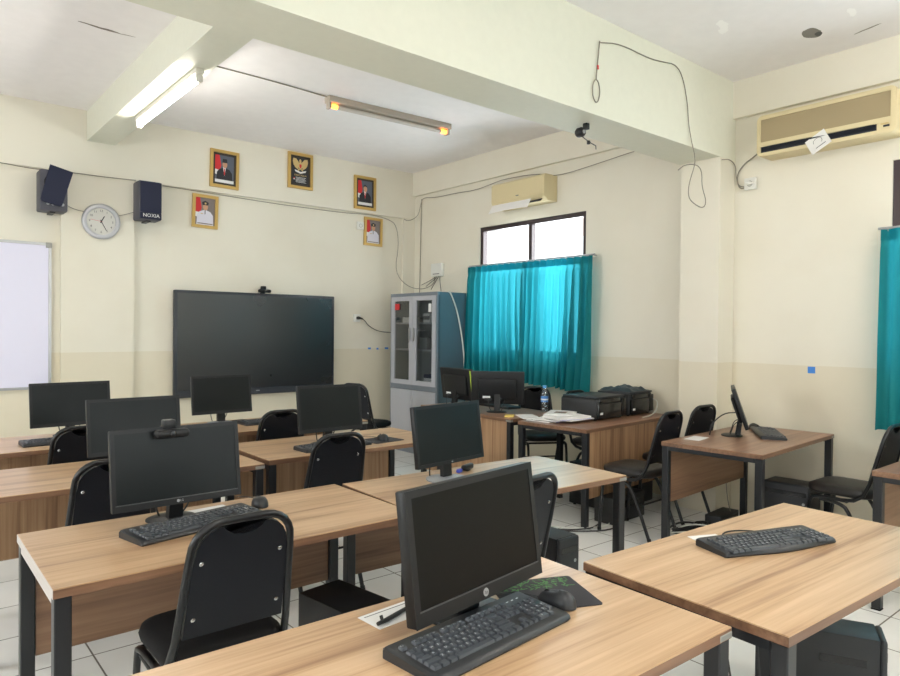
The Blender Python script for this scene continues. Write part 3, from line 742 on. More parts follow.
MB().tube([(-.03, .0, .0095), (-.03, .004, .02)], .004, 8).build('plug_pin', 'cabled', pl)
paper('white slip standing by the base of the webcam monitor', (.925, 2.535, TZ), 4, .17, .05, 0)
paper('white paper slip under the edge of the curved keyboard', (2.10, 1.165, TZ), -24, .11, .07, 0)
pp = thing('paper_slip', 'small printed slip at the corner of the brown wall desk', 'paper', (4.02, 2.32, TZ), 10)
MB().box(-.09, .09, -.05, .05, 0, .001).build('sheet', 'paper', pp, 0)
rr = random.Random(11); z = TZ
spots = [(3.92, 3.50, 8), (3.97, 3.42, -6), (3.93, 3.46, 20), (3.99, 3.33, 2), (3.95, 3.34, -12), (4.0, 3.44, 31)]
for i, (x, y, a) in enumerate(spots):
    hh = .006 if i != 4 else .022
    t = thing('paper_stack', ['white paper pile nearest to the brown bottle desk corner, lowest of the heap', 'second layer of white papers in the heap before the printer', 'third layer of the paper heap, turned slightly', 'thick white bundle near the front printer', 'thin booklet on top of the paper heap', 'topmost sheet of the paper heap with brown print'][i], 'paper', (x, y, z+.0), a, 'papers in the heap on the printer desk')
    MB().box(-.145, .145, -.105, .105, 0, hh).build('sheets', 'paper', t, 0)
    if i in (1, 4): MB().box(-.145, .145, -.1055, -.105, 0, .002).build('cover_edge', 'purple', t, 0)
    if i == 5: MB().box(-.05, .06, -.04, .05, hh, hh+.0006).build('brown_print', 'edge', t, 0)
    z += hh+.001
t = thing('paper_stack', 'loose white papers at the seam of the two brown desks', 'paper', (3.92, 3.72, TZ), 60, 'papers by the bottle'); MB().box(-.14, .10, -.07, .07, 0, .008).build('sheets', 'paper', t, 0)
t = thing('notepad', 'small yellow notepad below the rear-facing monitor', 'notepad', (3.83, 3.83, TZ), 40); MB().box(-.05, .05, -.035, .035, 0, .009).build('sheets', 'yellow', t, 0)
bt = thing('water_bottle', 'clear plastic water bottle with blue cap and label', 'bottle', (4.285, 3.87, TZ))
MB().lathe([(.028, 0), (.031, .006), (.031, .03), (.029, .036), (.031, .042), (.031, .075), (.030, .08), (.030, .135), (.031, .14), (.031, .155), (.024, .178), (.013, .195), (.013, .205)], 20).build('bottle_body', 'pet', bt, 50)
MB().lathe([(.0308, .084), (.0308, .132)], 20).build('bottle_label', 'waterlabel', bt)
MB().lathe([(.0312, .10), (.0312, .112)], 20).build('label_stripe', 'label', bt)
MB().lathe([(.0155, .20), (.016, .203), (.016, .22), (.014, .223)], 18).build('bottle_cap', 'capblue', bt)

# ------------------------------------------------------------------ printers
def printer(label, loc, rz, w, d, h):
    t = thing('printer', label, 'printer', loc, rz, 'black printers')
    w /= 2; d /= 2
    MB().rbox(-w, w, -d+.01, d, .006, h-.012, .022, 3).build('case', 'pc', t)
    MB().rbox(-w+.004, w-.004, -d+.008, d-.02, h-.014, h, .005, 2).build('scanner_lid', 'pcfront', t)
    MB().rbox(-w+.012, w-.075, -d-.004, -d+.02, .012, h-.055, .004).build('paper_door', 'pcgloss', t)
    MB().rbox(-w+.03, w-.09, -d-.002, -d+.03, h-.05, h-.018, .004).build('control_panel', 'pcgloss', t)
    MB().rbox(w-.065, w+.001, -d-.002, -d+.10, .02, h-.03, .006).build('ink_tank', 'pcgloss', t)
    MB().box(-w+.03, -w+.068, -d-.0052, -d-.0042, .045, .062).build('sticker', 'label', t, 0)
    for i in range(4):
        x, y = (-w+.03 if i % 2 else w-.03), (-d+.04 if i < 2 else d-.03)
        MB().lathe([(.012, 0), (.012, .007)], 10, 'z', (x, y, 0)).build('foot', 'rubber', t)
    return t
p1 = printer('black printer nearest to the papers, plain flat lid', (4.345, 3.405, TZ), 4, .40, .35, .182)
p2 = printer('black printer in the corner by the column with a dark cloth bundle on top', (4.785, 3.425, TZ), 6, .38, .33, .19)
cl = MB(); rr = random.Random(3)
def bun(u, v):
    x = -.16+.32*u; y = -.15+.3*v; e = min(u, 1-u, v, 1-v)
    zz = .004+.03*min(1, e*8)*(.6+.5*math.sin(7*u+3*v)*math.sin(5*v-2*u))+.012*math.sin(19*u)*math.sin(15*v)*min(1, e*6)
    return (x, y, max(zz, .002))
cl.sheet(bun, 24, 22)
bb = cl.build('cloth_cover', plain('black teal sheen cloth', (40, 58, 66), .5), None, 60); bb.location = (4.785, 3.425, TZ+.1905); bb.rotation_euler = (0, 0, R(6)); tag(bb, 'crumpled dark cloth lying on the corner printer', 'cloth')

# ------------------------------------------------------------------ computers
def tower(label, loc, rz, w=.18, d=.40, h=.36, style=0, name='computer_tower'):
    # front faces -Y
    t = thing(name, label, 'computer', loc, rz, 'black computer towers')
    a, b = w/2, d/2
    MB().rbox(-a, a, -b+.022, b, .012, h, .004, 2).build('case', 'pc', t)
    MB().rbox(-a, a, -b, -b+.024, .012, h, .012, 3).build('front_panel', 'pcfront', t)
    MB().box(-a+.018, a-.018, -b-.0015, -b+.002, h-.075, h-.045).build('drive_slot', 'pcgloss', t, 0)
    MB().lathe([(.009, -b+.001), (.009, -b-.002)], 14, 'y', (a-.035, 0, h-.12)).build('power_button', 'silver', t)
    MB().box(-a-.001, -a+.001, -b+.06, -b+.20, h-.10, h-.075).build('side_grip', 'pcgloss', t, 0)
    for i in range(4):
        x, y = (-a+.02 if i % 2 else a-.02), (-b+.05 if i < 2 else b-.04)
        MB().lathe([(.012, 0), (.012, .0125)], 10, 'z', (x, y, 0)).build('foot', 'rubber', t)
    return t
tower('black computer tower on the floor right of the nearest chair, flat dark top', (1.355, 2.195, 0), 8, w=.2, d=.38, h=.36)
tower('black computer tower on the floor behind the foreground table, between the tables', (2.595, 2.37, 0), 1, w=.155, h=.36)
tower('black computer tower under the right foreground table near the picture corner', (2.53, .985, 0), 25, w=.15, h=.36)
tower('black computer tower under the brown desk at the right wall', (4.74, 2.03, 0), -88, w=.30, d=.20, h=.37)
tower('black computer tower under the printer desk, by its left leg', (4.30, 3.34, 0), 2, h=.34, w=.17, d=.38)
tower('black computer tower under the printer desk beneath the corner printer', (4.72, 3.29, 0), 4, h=.34, w=.17, d=.28)
def box_thing(name, label, cat, loc, rz, w, d, h, mat='pc'):
    t = thing(name, label, cat, loc, rz)
    MB().rbox(-w/2, w/2, -d/2, d/2, 0, h, .006).build('case', mat, t)
    MB().box(-w/2+.01, w/2-.01, -d/2-.001, -d/2+.001, h*.55, h*.8).build('front_strip', 'pcgloss', t, 0)
    return t
box_thing('power_supply_box', 'low black box on the floor under the printer desk', 'box', (4.18, 3.02, 0), 3, .42, .16, .19)
box_thing('power_supply_box', 'low black box on the floor at the foot of the column', 'box', (4.62, 2.46, 0), 5, .30, .12, .09)

# ------------------------------------------------------------------ wall display
tv = thing('wall_display', 'large black flat display mounted on the back wall', 'television', (3.02, YW, 1.218))
w, h = .876, .525
m = MB(); m.rbox(-w, w, -.085, -.03, -h, h, .01, 2); m.build('housing', 'tvframe', tv)
m = MB(); m.box(-w+.03, w-.03, -.0865, -.084, -h+.075, h-.028); m.build('screen', 'tv', tv, 0)
m = MB(); m.box(-w+.012, w-.012, -.089, -.085, -h+.012, -h+.066); m.build('bottom_bar', 'tvframe', tv, 0)
m = MB(); m.rbox(-.05, -.01, -.0895, -.088, -h+.034, -h+.044, .002); m.build('badge', 'silver', tv, 0)
MB().box(-.35, .35, -.03, 0, -.25, .25).build('wall_mount', 'black', tv, 0)
m = MB()
for x in (-.86, -.83): m.rbox(x, x+.02, -.088, -.085, -h+.03, -h+.05, .004)
m.build('side_buttons', 'silver', tv)

# ------------------------------------------------------------------ whiteboard
wb = thing('whiteboard', 'pale lavender whiteboard in a thin metal frame on the back wall', 'whiteboard', (-.10, YW, 1.468))
w, h = 1.2, .61
MB().box(-w, w, -.022, -.012, -h, h).build('board_surface', 'board', wb, 0)
m = MB(); e = .022
m.box(-w-e, w+e, -.03, 0, h, h+e); m.box(-w-e, w+e, -.03, 0, -h-e, -h); m.box(-w-e, -w, -.03, 0, -h, h); m.box(w, w+e, -.03, 0, -h, h)
m.build('frame', 'alu', wb, 0)
for x in (-w, w):
    for z in (-h, h): MB().rbox(x-.02, x+.026, -.033, 0, z-.02, z+.026, .004).build('corner_cap', 'zinc', wb)

# ------------------------------------------------------------------ clock
ck = thing('wall_clock', 'round silver wall clock between the two speakers', 'clock', (1.508, YW-.04, 2.327))
MB().lathe([(.05, 0), (.15, 0), (.160, -.012), (.158, -.028), (.146, -.036), (.122, -.030), (.119, -.012), (.118, -.004)], 48, 'y').build('rim', 'clockrim', ck, 50)
MB().lathe([(.119, -.010), (.119, -.018)], 48, 'y').build('dial', 'clockface', ck, 40)
m = MB()
for i in range(12):
    a = PI/2-2*PI*(i+1)/12; m.text(str(i+1), .028, (.095*math.cos(a), -.0186, .095*math.sin(a)), 'y')
m.build('numerals', 'navy', ck, 0)
for nm, a, L_, wd, mt in (('hour_hand', 62, .055, .004, 'navy'), ('minute_hand', -62, .088, .003, 'navy'), ('second_hand', 172, .09, .0012, 'red')):
    q = MB(); q.T = Matrix.Rotation(-R(a), 4, 'Y'); q.box(-.015, L_, -.022, -.0205, -wd, wd); q.build(nm, mt, ck, 0)

# ------------------------------------------------------------------ speakers
def speaker(label, x0, x1, z0, z1, word, loose):
    cx = (x0+x1)/2; w = (x1-x0)/2; h = (z1-z0)/2
    yb = YW-.045
    t = thing('wall_speaker', label, 'speaker', (cx, yb, (z0+z1)/2), 0, 'wall speakers')
    t.rotation_euler = (0, 0, 0)
    tl = [(-w, -.0), (w, 0), (w, -.20), (-w, -.20)]
    MB().rbox(-w, w, -.21, -.025, -h, h, .012, 2).build('cabinet', 'spkbody', t)
    if loose:
        q = MB(); q.T = Matrix.Translation((.015, -.225, .03)) @ Matrix.Rotation(R(14), 4, 'Y') @ Matrix.Rotation(R(-4), 4, 'X')
        q.prism([(-.088, -.14), (-.075, -.155), (.06, -.155), (.075, -.14), (.088, .165), (-.088, .165)], -.012, .008, 'y'); gr = q.build('grille', 'blueblack', t)
        q = MB(); q.T = Matrix.Translation((0, -.2115, -h+.055)); q.rbox(-w+.02, w-.02, -.003, .002, -.03, .03, .002); q.build('control_strip', 'spkbody', t)
        for i in range(4):
            MB().lathe([(.012, -.210), (.012, -.222)], 12, 'y', (-.045+i*.036, 0, -h+.055)).build('knob', 'silver', t)
        q = MB(); q.lathe([(.075, -.21), (.065, -.213), (.03, -.211)], 20, 'y', (0, 0, .06)); q.build('cone', 'rubber', t)
    else:
        q = MB(); q.rbox(-w+.012, w-.004, -.224, -.209, -h+.065, h-.006, .006); q.build('grille', 'blueblack', t)
        q = MB(); q.rbox(-w+.012, w-.004, -.221, -.209, -h+.006, -h+.062, .004); fp = q.build('front_plate', 'blueblack', t)
    if word:
        q = MB(); q.text(word, .045, (.005, -.2225, -h+.036), 'y'); q.build('lettering', 'label', t, 0)
    MB().box(-.03, .03, -.025, 0, -.05, .05).build('wall_bracket', 'black', t, 0); MB().box(-.02, .02, -.15, 0, -h-.012, -h).build('bracket_arm', 'black', t, 0)
    return t
speaker('dark wall speaker with crooked loose grille, left of the clock', 1.0, 1.205, 2.35, 2.69, '', True)
speaker('dark wall speaker with white lettering, right of the clock', 1.772, 1.972, 2.36, 2.71, 'NOXIA', False)

# ------------------------------------------------------------------ pictures
def ellipse(cx, cz, rx, rz, n=16): return [(cx+rx*math.cos(2*PI*i/n), cz+rz*math.sin(2*PI*i/n)) for i in range(n)]
def picture(label, x0, x1, z0, z1, kind, tilt=0, mount=True):
    w, h = (x1-x0)/2, (z1-z0)/2; off = -.045 if z0 > 2.70 else 0
    t = thing('framed_picture', label, 'picture', ((x0+x1)/2, YW+off, (z0+z1)/2), 0, 'framed pictures on the back wall')
    t.rotation_euler = (0, R(tilt), 0); fw = .03
    m = MB()
    for pts in ([(-w, -h), (w, -h), (w-fw, -h+fw), (-w+fw, -h+fw)], [(w, -h), (w, h), (w-fw, h-fw), (w-fw, -h+fw)], [(w, h), (-w, h), (-w+fw, h-fw), (w-fw, h-fw)], [(-w, h), (-w, -h), (-w+fw, -h+fw), (-w+fw, h-fw)]):
        m.prism(pts, -.024, -.002, 'y')
    m.build('frame', 'gold', t, 0)
    MB().box(-w+fw, w-fw, -.010, -.003, -h+fw, h-fw).build('mount_board', 'mat' if mount else 'bggrey', t, 0)
    k = .022 if mount else .001
    a, b = w-fw-k, h-fw-k
    ph = MB(); y = -.0105
    def poly(pts, mi):
        nonlocal y
        ph.mi = mi; ph.prism(pts, y-.0002, y, 'y'); y -= .00035
    def R_(u0, u1, v0, v1, mi): poly([(a*u0, b*v0), (a*u1, b*v0), (a*u1, b*v1), (a*u0, b*v1)], mi)
    if kind == 'emblem':
        mats = ['navy', 'printgold', 'label', 'red']
        R_(-1, 1, -1, 1, 0)
        for s in (-1, 1):
            poly([(s*a*.1, b*.40), (s*a*.22, b*.70), (s*a*.52, b*.93), (s*a*.88, b*.95), (s*a*.95, b*.72), (s*a*.86, b*.46), (s*a*.66, b*.26), (s*a*.34, b*.12)][::s], 1)
            poly([(s*a*.04, b*.1), (s*a*.36, -b*.04), (s*a*.26, b*.2)][::s], 1)
        poly(ellipse(0, b*.42, a*.22, b*.32), 1); poly(ellipse(-a*.02, b*.78, a*.14, b*.13), 1)
        poly([(-a*.13, b*.52), (a*.13, b*.52), (a*.13, b*.32), (0, b*.2), (-a*.13, b*.32)], 3)
        poly([(-a*.72, b*.08), (0, -b*.06), (a*.72, b*.08), (a*.66, -b*.06), (0, -b*.2), (-a*.66, -b*.06)], 2)
        R_(-.86, -.7, -.62, -.54, 3); R_(-.86, -.7, -.7, -.62, 2)
        ph.mi = 1; ph.text('PANCASILA', .028, (0, y, -b*.34), 'y')
        ph.mi = 2
        for i in range(5): R_(-.6, .7-.15*(i % 2), -.50-.09*i-.02, -.50-.09*i+.008, 2)
    else:
        suit = kind.startswith('suit')
        mats = ['bgblue' if suit else 'bggrey', 'red', 'label', 'suit' if suit else 'uniform', 'skin', 'navy', 'printgold']
        R_(-1, 1, -1, 1, 0)
        poly([(-a, b), (-a*.55, b), (-a*.35, b*.25), (-a*.5, -b*.1), (-a, -b*.05)], 1)
        poly([(-a, -b*.05), (-a*.5, -b*.1), (-a*.6, -b*.5), (-a, -b*.4)], 2)
        poly([(-a*.85, -b), (-a*.8, -b*.25), (-a*.55, -b*.02), (a*.0, b*.14), (a*.55, -b*.0), (a*.82, -b*.25), (a*.88, -b)], 3)
        if suit:
            poly([(-a*.16, b*.16), (a*.16, b*.16), (0, -b*.5)], 2)
            poly([(-a*.05, b*.06), (a*.05, b*.06), (a*.07, -b*.35), (0, -b*.46), (-a*.07, -b*.35)], 1)
        else:
            R_(-.04, .04, -.2, .1, 5); R_(-.45, -.2, -.2, -.14, 6)
        poly(ellipse(a*.03, b*.36, a*.26, b*.27), 4)
        if kind == 'suitcap': poly([(-a*.25, b*.48), (a*.29, b*.48), (a*.25, b*.76), (-a*.2, b*.76)], 5)
        elif suit: poly([(-a*.24, b*.42), (-a*.2, b*.62), (0, b*.68), (a*.24, b*.6), (a*.27, b*.42), (a*.15, b*.54), (-a*.12, b*.54)], 5)
        else: poly([(-a*.28, b*.47), (a*.3, b*.47), (a*.36, b*.68), (0, b*.8), (-a*.34, b*.68)], 5); poly(ellipse(a*.02, b*.6, a*.09, b*.07), 6)
        if mount: R_(-1, 1, -1, -.78, 2)
        else: R_(-.75, .8, -.93, -.86, 0)
    ph.build('photograph' if kind != 'emblem' else 'emblem_print', mats, t, 0)
    return t
picture('gilt framed portrait of a person in dark suit and cap, upper left of the pictures', 2.49, 2.785, 2.785, 3.162, 'suitcap', 1)
picture('gilt framed black emblem print with golden bird, just under the ceiling', 3.33, 3.625, 2.895, 3.28, 'emblem', 0)
picture('gilt framed portrait of a bare-headed person in dark suit, nearest the room corner', 4.16, 4.455, 2.77, 3.155, 'suit', 0)
picture('gilt framed portrait of a person in white uniform, left one below the cable', 2.332, 2.588, 2.37, 2.70, 'uniform', 1.5, False)
picture('gilt framed portrait of a person in white uniform, right one under the cable end', 4.326, 4.58, 2.365, 2.697, 'uniform', 1, False)

# ------------------------------------------------------------------ cabinet
cb = thing('filing_cabinet', 'tall grey and slate steel cabinet with two glazed doors', 'cabinet', (0, 0, 0))
x0, x1, y0, y1, zt_ = 4.515, 4.925, 5.61, 6.47, 1.785
m = MB()
m.box(x0+.02, x1, y0, y0+.015, 0, zt_-.03); m.box(x0+.02, x1, y1-.015, y1, 0, zt_-.03); m.box(x1-.012, x1, y0, y1, 0, zt_-.03); m.box(x0+.02, x1, y0, y1, .06, .075); m.box(x0, x1, y0, y1, zt_-.03, zt_)
m.build('carcass', 'cabbody', cb, 0)
m = MB(); m.box(x0, x0+.03, y0, y0+.02, 0, zt_-.03); m.box(x0, x0+.03, y1-.02, y1, 0, zt_-.03); m.box(x0-.001, x0+.03, y0-.0005, y1+.0005, zt_-.032, zt_+.0005); m.box(x0, x0+.03, y0+.02, y1-.02, .71, .76); m.box(x0+.005, x0+.03, y0+.02, y1-.02, 0, .08)
m.build('front_frame', 'cabtrim', cb, 0)
MB().box(x1-.03, x1-.013, y0+.016, y1-.016, .7, zt_-.031).build('back_lining', 'cabin', cb, 0)
for z in (.745, 1.15, 1.45): MB().box(x0+.06, x1-.031, y0+.016, y1-.016, z-.009, z+.009).build('shelf', 'cabframe', cb, 0)
ym = (y0+y1)/2
for (a, b, s) in ((y0+.022, ym-.002, 1), (ym+.002, y1-.022, -1)):
    m = MB(); z0, z1 = .764, zt_-.036; e = .05
    m.box(x0-.006, x0+.016, a, b, z0, z0+e); m.box(x0-.006, x0+.016, a, b, z1-e, z1); m.box(x0-.006, x0+.016, a, a+e+.012, z0+e, z1-e); m.box(x0-.006, x0+.016, b-e-.012, b, z0+e, z1-e)
    d = m.build('glazed_door', 'cabframe', cb, 0)
    MB().box(x0+.002, x0+.006, a+e+.010, b-e-.010, z0+e-.002, z1-e+.002).build('door_glass', 'cabglass', d, 0)
    hy = b-.035 if s == 1 else a+.035
    MB().rbox(x0-.03, x0-.014, hy-.009, hy+.009, 1.25, 1.40, .004).build('handle', 'alu', d)
    if s == -1: MB().box(x0-.0085, x0-.0065, b-.16, b-.075, 1.60, 1.67).build('red_sticker', 'red', d, 0)
    else: MB().box(x0-.0085, x0-.0065, a+.07, a+.12, 1.57, 1.66).build('white_sticker', 'label', d, 0)
    d2 = MB().box(x0-.006, x0+.016, a, b, .09, .705).build('lower_door', 'cabframe', cb, 0)
def cabthing(name, label, cat, x, y, z, w, d, h, mat, band=None, rz=0):
    t = thing(name, label, cat, (x, y, z), rz)
    MB().rbox(-w/2, w/2, -d/2, d/2, 0, h, .003, 1).build('body', mat, t)
    if band: MB().box(-w/2-.001, -w/2, -d/2+.005, d/2-.005, h*.3, h*.7).build('band', band, t, 0)
    return t
cabthing('paper_stack', 'white papers on the top shelf behind the left cabinet door', 'paper', 4.72, 6.24, 1.459, .22, .26, .06, 'paper')
cabthing('carton', 'white carton with grey band on top shelf behind the right cabinet door', 'box', 4.72, 5.93, 1.459, .2, .12, .10, 'label', 'print')
cabthing('carton', 'white carton nearest the slate side on the top cabinet shelf', 'box', 4.72, 5.76, 1.459, .2, .13, .11, 'label', 'print')
cabthing('binder', 'white binder standing on the middle cabinet shelf, leftmost', 'binder', 4.70, 6.22, 1.159, .2, .05, .22, 'label', 'print')
cabthing('binder', 'grey binder standing right beside the white cabinet binder', 'binder', 4.70, 6.16, 1.159, .2, .05, .20, 'silver', 'label')
cabthing('plastic_bag', 'pale bundle on the middle cabinet shelf behind the door handle', 'bundle', 4.70, 5.98, 1.159, .18, .14, .13, 'silver')
cabthing('bottle_pack', 'cream small packet on the middle shelf at the right door', 'packet', 4.66, 5.72, 1.159, .1, .06, .10, 'yellow')
cabthing('carton', 'dark blue carton on the lowest glazed cabinet shelf', 'box', 4.70, 5.84, .754, .2, .22, .13, plain('navy carton', (70, 74, 100), .6), 'label')

# ------------------------------------------------------------------ air conditioners
a1 = thing('air_conditioner', 'small cream air conditioner above the window, papers under it', 'air conditioner', (XW, 4.79, 2.765))
hl, hh, dp = .365, .127, .19
m = MB(); m.prism([(0, -hh), (-dp+.06, -hh), (-dp+.01, -hh+.04), (-dp, -hh+.06), (-dp, hh-.02), (-dp+.02, hh), (0, hh)], -hl, hl, 'y')
m.v = [(x, y, z) for x, y, z in m.v]; m.build('casing', 'ac', a1, 0)
MB().box(-dp-.004, -dp, -hl+.01, hl-.01, -.06, hh-.022).build('front_panel', 'ac', a1, 0)
q = MB(); q.T = Matrix.Translation((-dp+.03, 0, -hh+.02)) @ Matrix.Rotation(R(-38), 4, 'Y'); q.box(-.035, .035, -hl+.05, hl-.05, -.004, .0); q.build('louver', 'acdark', a1, 0)
MB().box(-dp-.0047, -dp-.004, -.03, .01, -.042, -.032).build('badge', 'print', a1, 0)
pa = thing('paper_sheets', 'white taped paper sheets hanging under the small air conditioner', 'paper', (0, 0, 0))
def hang(u, v): return (4.85-.055*(1-v)-.006*math.sin(9*u)*(1-v), 5.13-.55*u, 2.575+.095*v+.012*math.sin(3.1*u)*(1-v))
MB().sheet(hang, 20, 5).build('sheet', 'paper', pa, 60)
a2 = thing('air_conditioner', 'large yellowed air conditioner near the ceiling at right, louver open', 'air conditioner', (XW, 1.925, 2.80))
hl, hh, dp = .445, .148, .18
m = MB(); m.prism(rrect(-hl, hl, -hh, hh, .04, 6), -dp+.0201, 0, 'x'); m.build('casing', 'ac', a2, 40)
m = MB()
oo = rrect(-hl, hl, -hh, hh, .04, 6); ii = rrect(-hl+.035, hl-.03, -.122, hh-.032, .004, 6); n_ = len(oo)
m = MB(); m.add([(-dp+.02, u, v) for u, v in oo]+[(-dp+.003, u*.996, v*.99) for u, v in oo]+[(-dp, u*.985, v*.95) for u, v in oo]+[(-dp, u, v) for u, v in ii]+[(-dp+.02, u, v) for u, v in ii],
    [(k*n_+i, k*n_+(i+1) % n_, (k+1)*n_+(i+1) % n_, (k+1)*n_+i) for k in range(4) for i in range(n_)])
m.box(-dp, -dp+.02, -hl+.0345, hl-.0295, -.078, -.046)
m.build('front_rim', 'ac', a2, 40)
MB().box(-dp+.006, -dp+.0205, -hl+.0345, hl-.0295, -.0465, hh-.0315).build('front_grille', 'acgrille', a2, 0)
MB().box(-dp+.012, -dp+.0205, -hl+.112, hl-.0295, -.1225, -.0775).build('air_outlet', 'acdark', a2, 0)
q = MB(); q.T = Matrix.Translation((-dp+.004, 0, -.098)) @ Matrix.Rotation(R(35), 4, 'Y'); q.box(-.018, .018, -hl+.12, hl-.04, -.002, .002); q.build('louver', 'acdark', a2, 0)
m = MB(); m.box(-dp+.002, -dp+.0205, -hl+.0345, -hl+.112, -.1225, -.0775); dsp = m.build('display_box', 'ac', a2, 0)
MB().box(-dp+.0005, -dp+.002, -hl+.04, -hl+.075, -.108, -.095).build('display_window', 'acdark', dsp, 0)
MB().box(-dp+.0005, -dp+.002, -hl+.045, -hl+.09, -.09, -.083).build('indicator', 'printgold', dsp, 0)
pn = thing('paper_note', 'white folded note stuck in the large air conditioner outlet', 'paper', (XW-dp-.012, 1.94, 2.675), 0)
q = MB(); q.T = Matrix.Rotation(R(-30), 4, 'X') @ Matrix.Rotation(R(8), 4, 'Y'); q.box(-.0008, .0008, -.07, .07, -.058, .058); q.build('sheet', 'paper', pn, 0)
q = MB(); q.T = Matrix.Rotation(R(-30), 4, 'X') @ Matrix.Rotation(R(8), 4, 'Y')
q.tube([(-.002, .03*math.cos(a), .025*math.sin(a)+.005) for a in [i*.5 for i in range(9)]], .0016, 5); q.box(-.0015, -.0009, -.04, .03, -.035, -.03); q.build('pen_marks', 'print', pn, 0)

# ------------------------------------------------------------------ lamps
lp = thing('fluorescent_lamp', 'lit fluorescent tube lamp under the small ceiling beam', 'lamp', (1.55, 5.035, 3.033))
MB().rbox(-.028, .028, -.68, .68, -.035, 0, .004).build('batten', 'batten', lp)
MB().tube([(0, -.645, -.062), (0, .645, -.062)], .0175, 14).build('tube', 'tube', lp)
for s in (-1, 1): MB().rbox(-.02, .02, s*.66-.015, s*.66+.015, -.085, -.03, .004).build('lamp_holder', 'batten', lp)
M['batten2'] = plain('aged lamp batten', (176, 166, 154), .5)
l2 = thing('fluorescent_lamp', 'dim fluorescent ceiling lamp with orange glowing ends', 'lamp', (3.44, 4.94, ZC), -2.8)
MB().rbox(-.63, .63, -.045, .045, -.05, 0, .004).build('batten', 'batten2', l2)
MB().tube([(-.585, 0, -.075), (.585, 0, -.075)], .0175, 14).build('tube', 'tubeoff', l2)
for s in (-1, 1):
    MB().rbox(s*.61-.012, s*.61+.012, -.03, .03, -.10, -.04, .004).build('lamp_holder', 'batten2', l2)
    MB().tube([(s*.535, 0, -.075), (s*.592, 0, -.075)], .0182, 14).build('glowing_end', 'amber', l2)
for x, lb in ((.6, 'added unseen fluorescent lamp behind the camera, towards the left wall'), (3.3, 'added unseen fluorescent lamp in the near bay before the large air conditioner')):
    t = thing('fluorescent_lamp', lb, 'lamp', (x, -.1, ZC))  # unseen lamp added to brighten the ceiling without lighting the beam underside
    MB().rbox(-.028, .028, -.68, .68, -.235, -.20, .004).build('batten', 'batten', t)
    for e in (-.045, .045): MB().tube([(e, -.645, -.245), (e, .645, -.245)], .0175, 14).build('tube', 'tube', t)
    for q in (-1, 1):
        MB().rbox(-.065, .065, q*.66-.015, q*.66+.015, -.275, -.205, .004).build('lamp_holder', 'batten', t)
        MB().tube([(0, q*.5, -.205), (0, q*.5, 0)], .006, 8).build('hanger_rod', 'batten', t)

# ------------------------------------------------------------------ cables and small wall things
def cable(label, pts, r=.004, mat='cable', it=2, name='cable'):
    o = MB().tube(smooth_path(pts, it), r, 6).build(name, mat, None, 60); return tag(o, label, 'cable')
cable('grey cable along the back wall ledge running down to the router', [(2.04, 6.715, 2.725), (2.54, 6.715, 2.715), (3.13, 6.715, 2.70), (3.48, 6.715, 2.70), (4.04, 6.715, 2.70), (4.38, 6.715, 2.725), (4.64, 6.715, 2.70), (4.76, 6.715, 2.64), (4.80, 6.72, 2.4), (4.74, 6.72, 2.07), (4.90, 6.68, 1.90), (5.0, 6.5, 1.86), (5.03, 6.32, 1.92), (5.03, 6.30, 2.0)])
cable('thin wire hung along the top of the wall speakers', [(-.5, 6.72, 2.745), (.74, 6.72, 2.735), (.88, 6.71, 2.72), (1.02, 6.70, 2.715), (1.27, 6.71, 2.73), (1.54, 6.71, 2.73), (1.80, 6.71, 2.74)])
cable('short wire from the crooked speaker to the clock', [(1.2, 6.70, 2.45), (1.29, 6.71, 2.41), (1.37, 6.715, 2.40)], .003)
cable('short wire from the clock to the lettered speaker', [(1.64, 6.715, 2.39), (1.73, 6.71, 2.42), (1.82, 6.70, 2.46)], .003)
cable('grey cable running under the right ring beam over the small air conditioner', [(4.86, 6.70, 2.72), (4.93, 6.70, 2.70), (5.0, 6.6, 2.76), (5.01, 6.57, 2.88), (5.01, 6.53, 2.98), (5.01, 6.29, 2.94), (5.01, 5.91, 2.94), (5.01, 5.57, 2.92), (5.0, 5.22, 2.955), (5.0, 5.12, 2.965), (4.98, 4.61, 2.94), (5.0, 4.40, 2.87), (5.0, 3.87, 2.91), (5.0, 3.45, 2.95), (5.02, 3.0, 2.96)])
cable('thin wire running straight down the wall behind the cabinet', [(5.035, 6.58, 2.97), (5.04, 6.6, 2.47), (5.04, 6.62, 1.4)], .004)
cable('wire looping over the big beam and hanging before the column', [(3.35, 2.612, 3.14), (3.56, 2.612, 3.19), (3.87, 2.612, 3.18), (4.04, 2.612, 3.2), (4.2, 2.612, 3.225), (4.29, 2.612, 3.15), (4.35, 2.612, 2.98), (4.36, 2.612, 2.87), (4.39, 2.605, 2.74), (4.43, 2.60, 2.64), (4.44, 2.60, 2.58), (4.36, 2.60, 2.43), (4.35, 2.60, 2.34), (4.4, 2.60, 2.30), (4.55, 2.60, 2.27), (4.60, 2.60, 2.33), (4.53, 2.60, 2.43), (4.53, 2.60, 2.54), (4.46, 2.595, 2.575), (4.31, 2.60, 2.555), (4.22, 2.60, 2.50)], .0036)
def ring(cx, cz, rx, rz, y): return [(cx+rx*math.sin(2*PI*i/12), y-.002*(i % 2), cz+rz*math.cos(2*PI*i/12)) for i in range(13)]
cable('short coiled wire hanging on the face of the big beam', [(3.355, 2.612, 3.15), (3.34, 2.612, 3.03), (3.325, 2.612, 2.92)]+ring(3.325, 2.84, .035, .07, 2.612), .004)
MB_ = MB().rbox(3.331, 3.342, 2.604, 2.6145, 2.972, 2.998, .003); o = MB_.build('wire_connector', 'red'); tag(o, 'tiny red connector on the short coiled beam wire', 'connector')
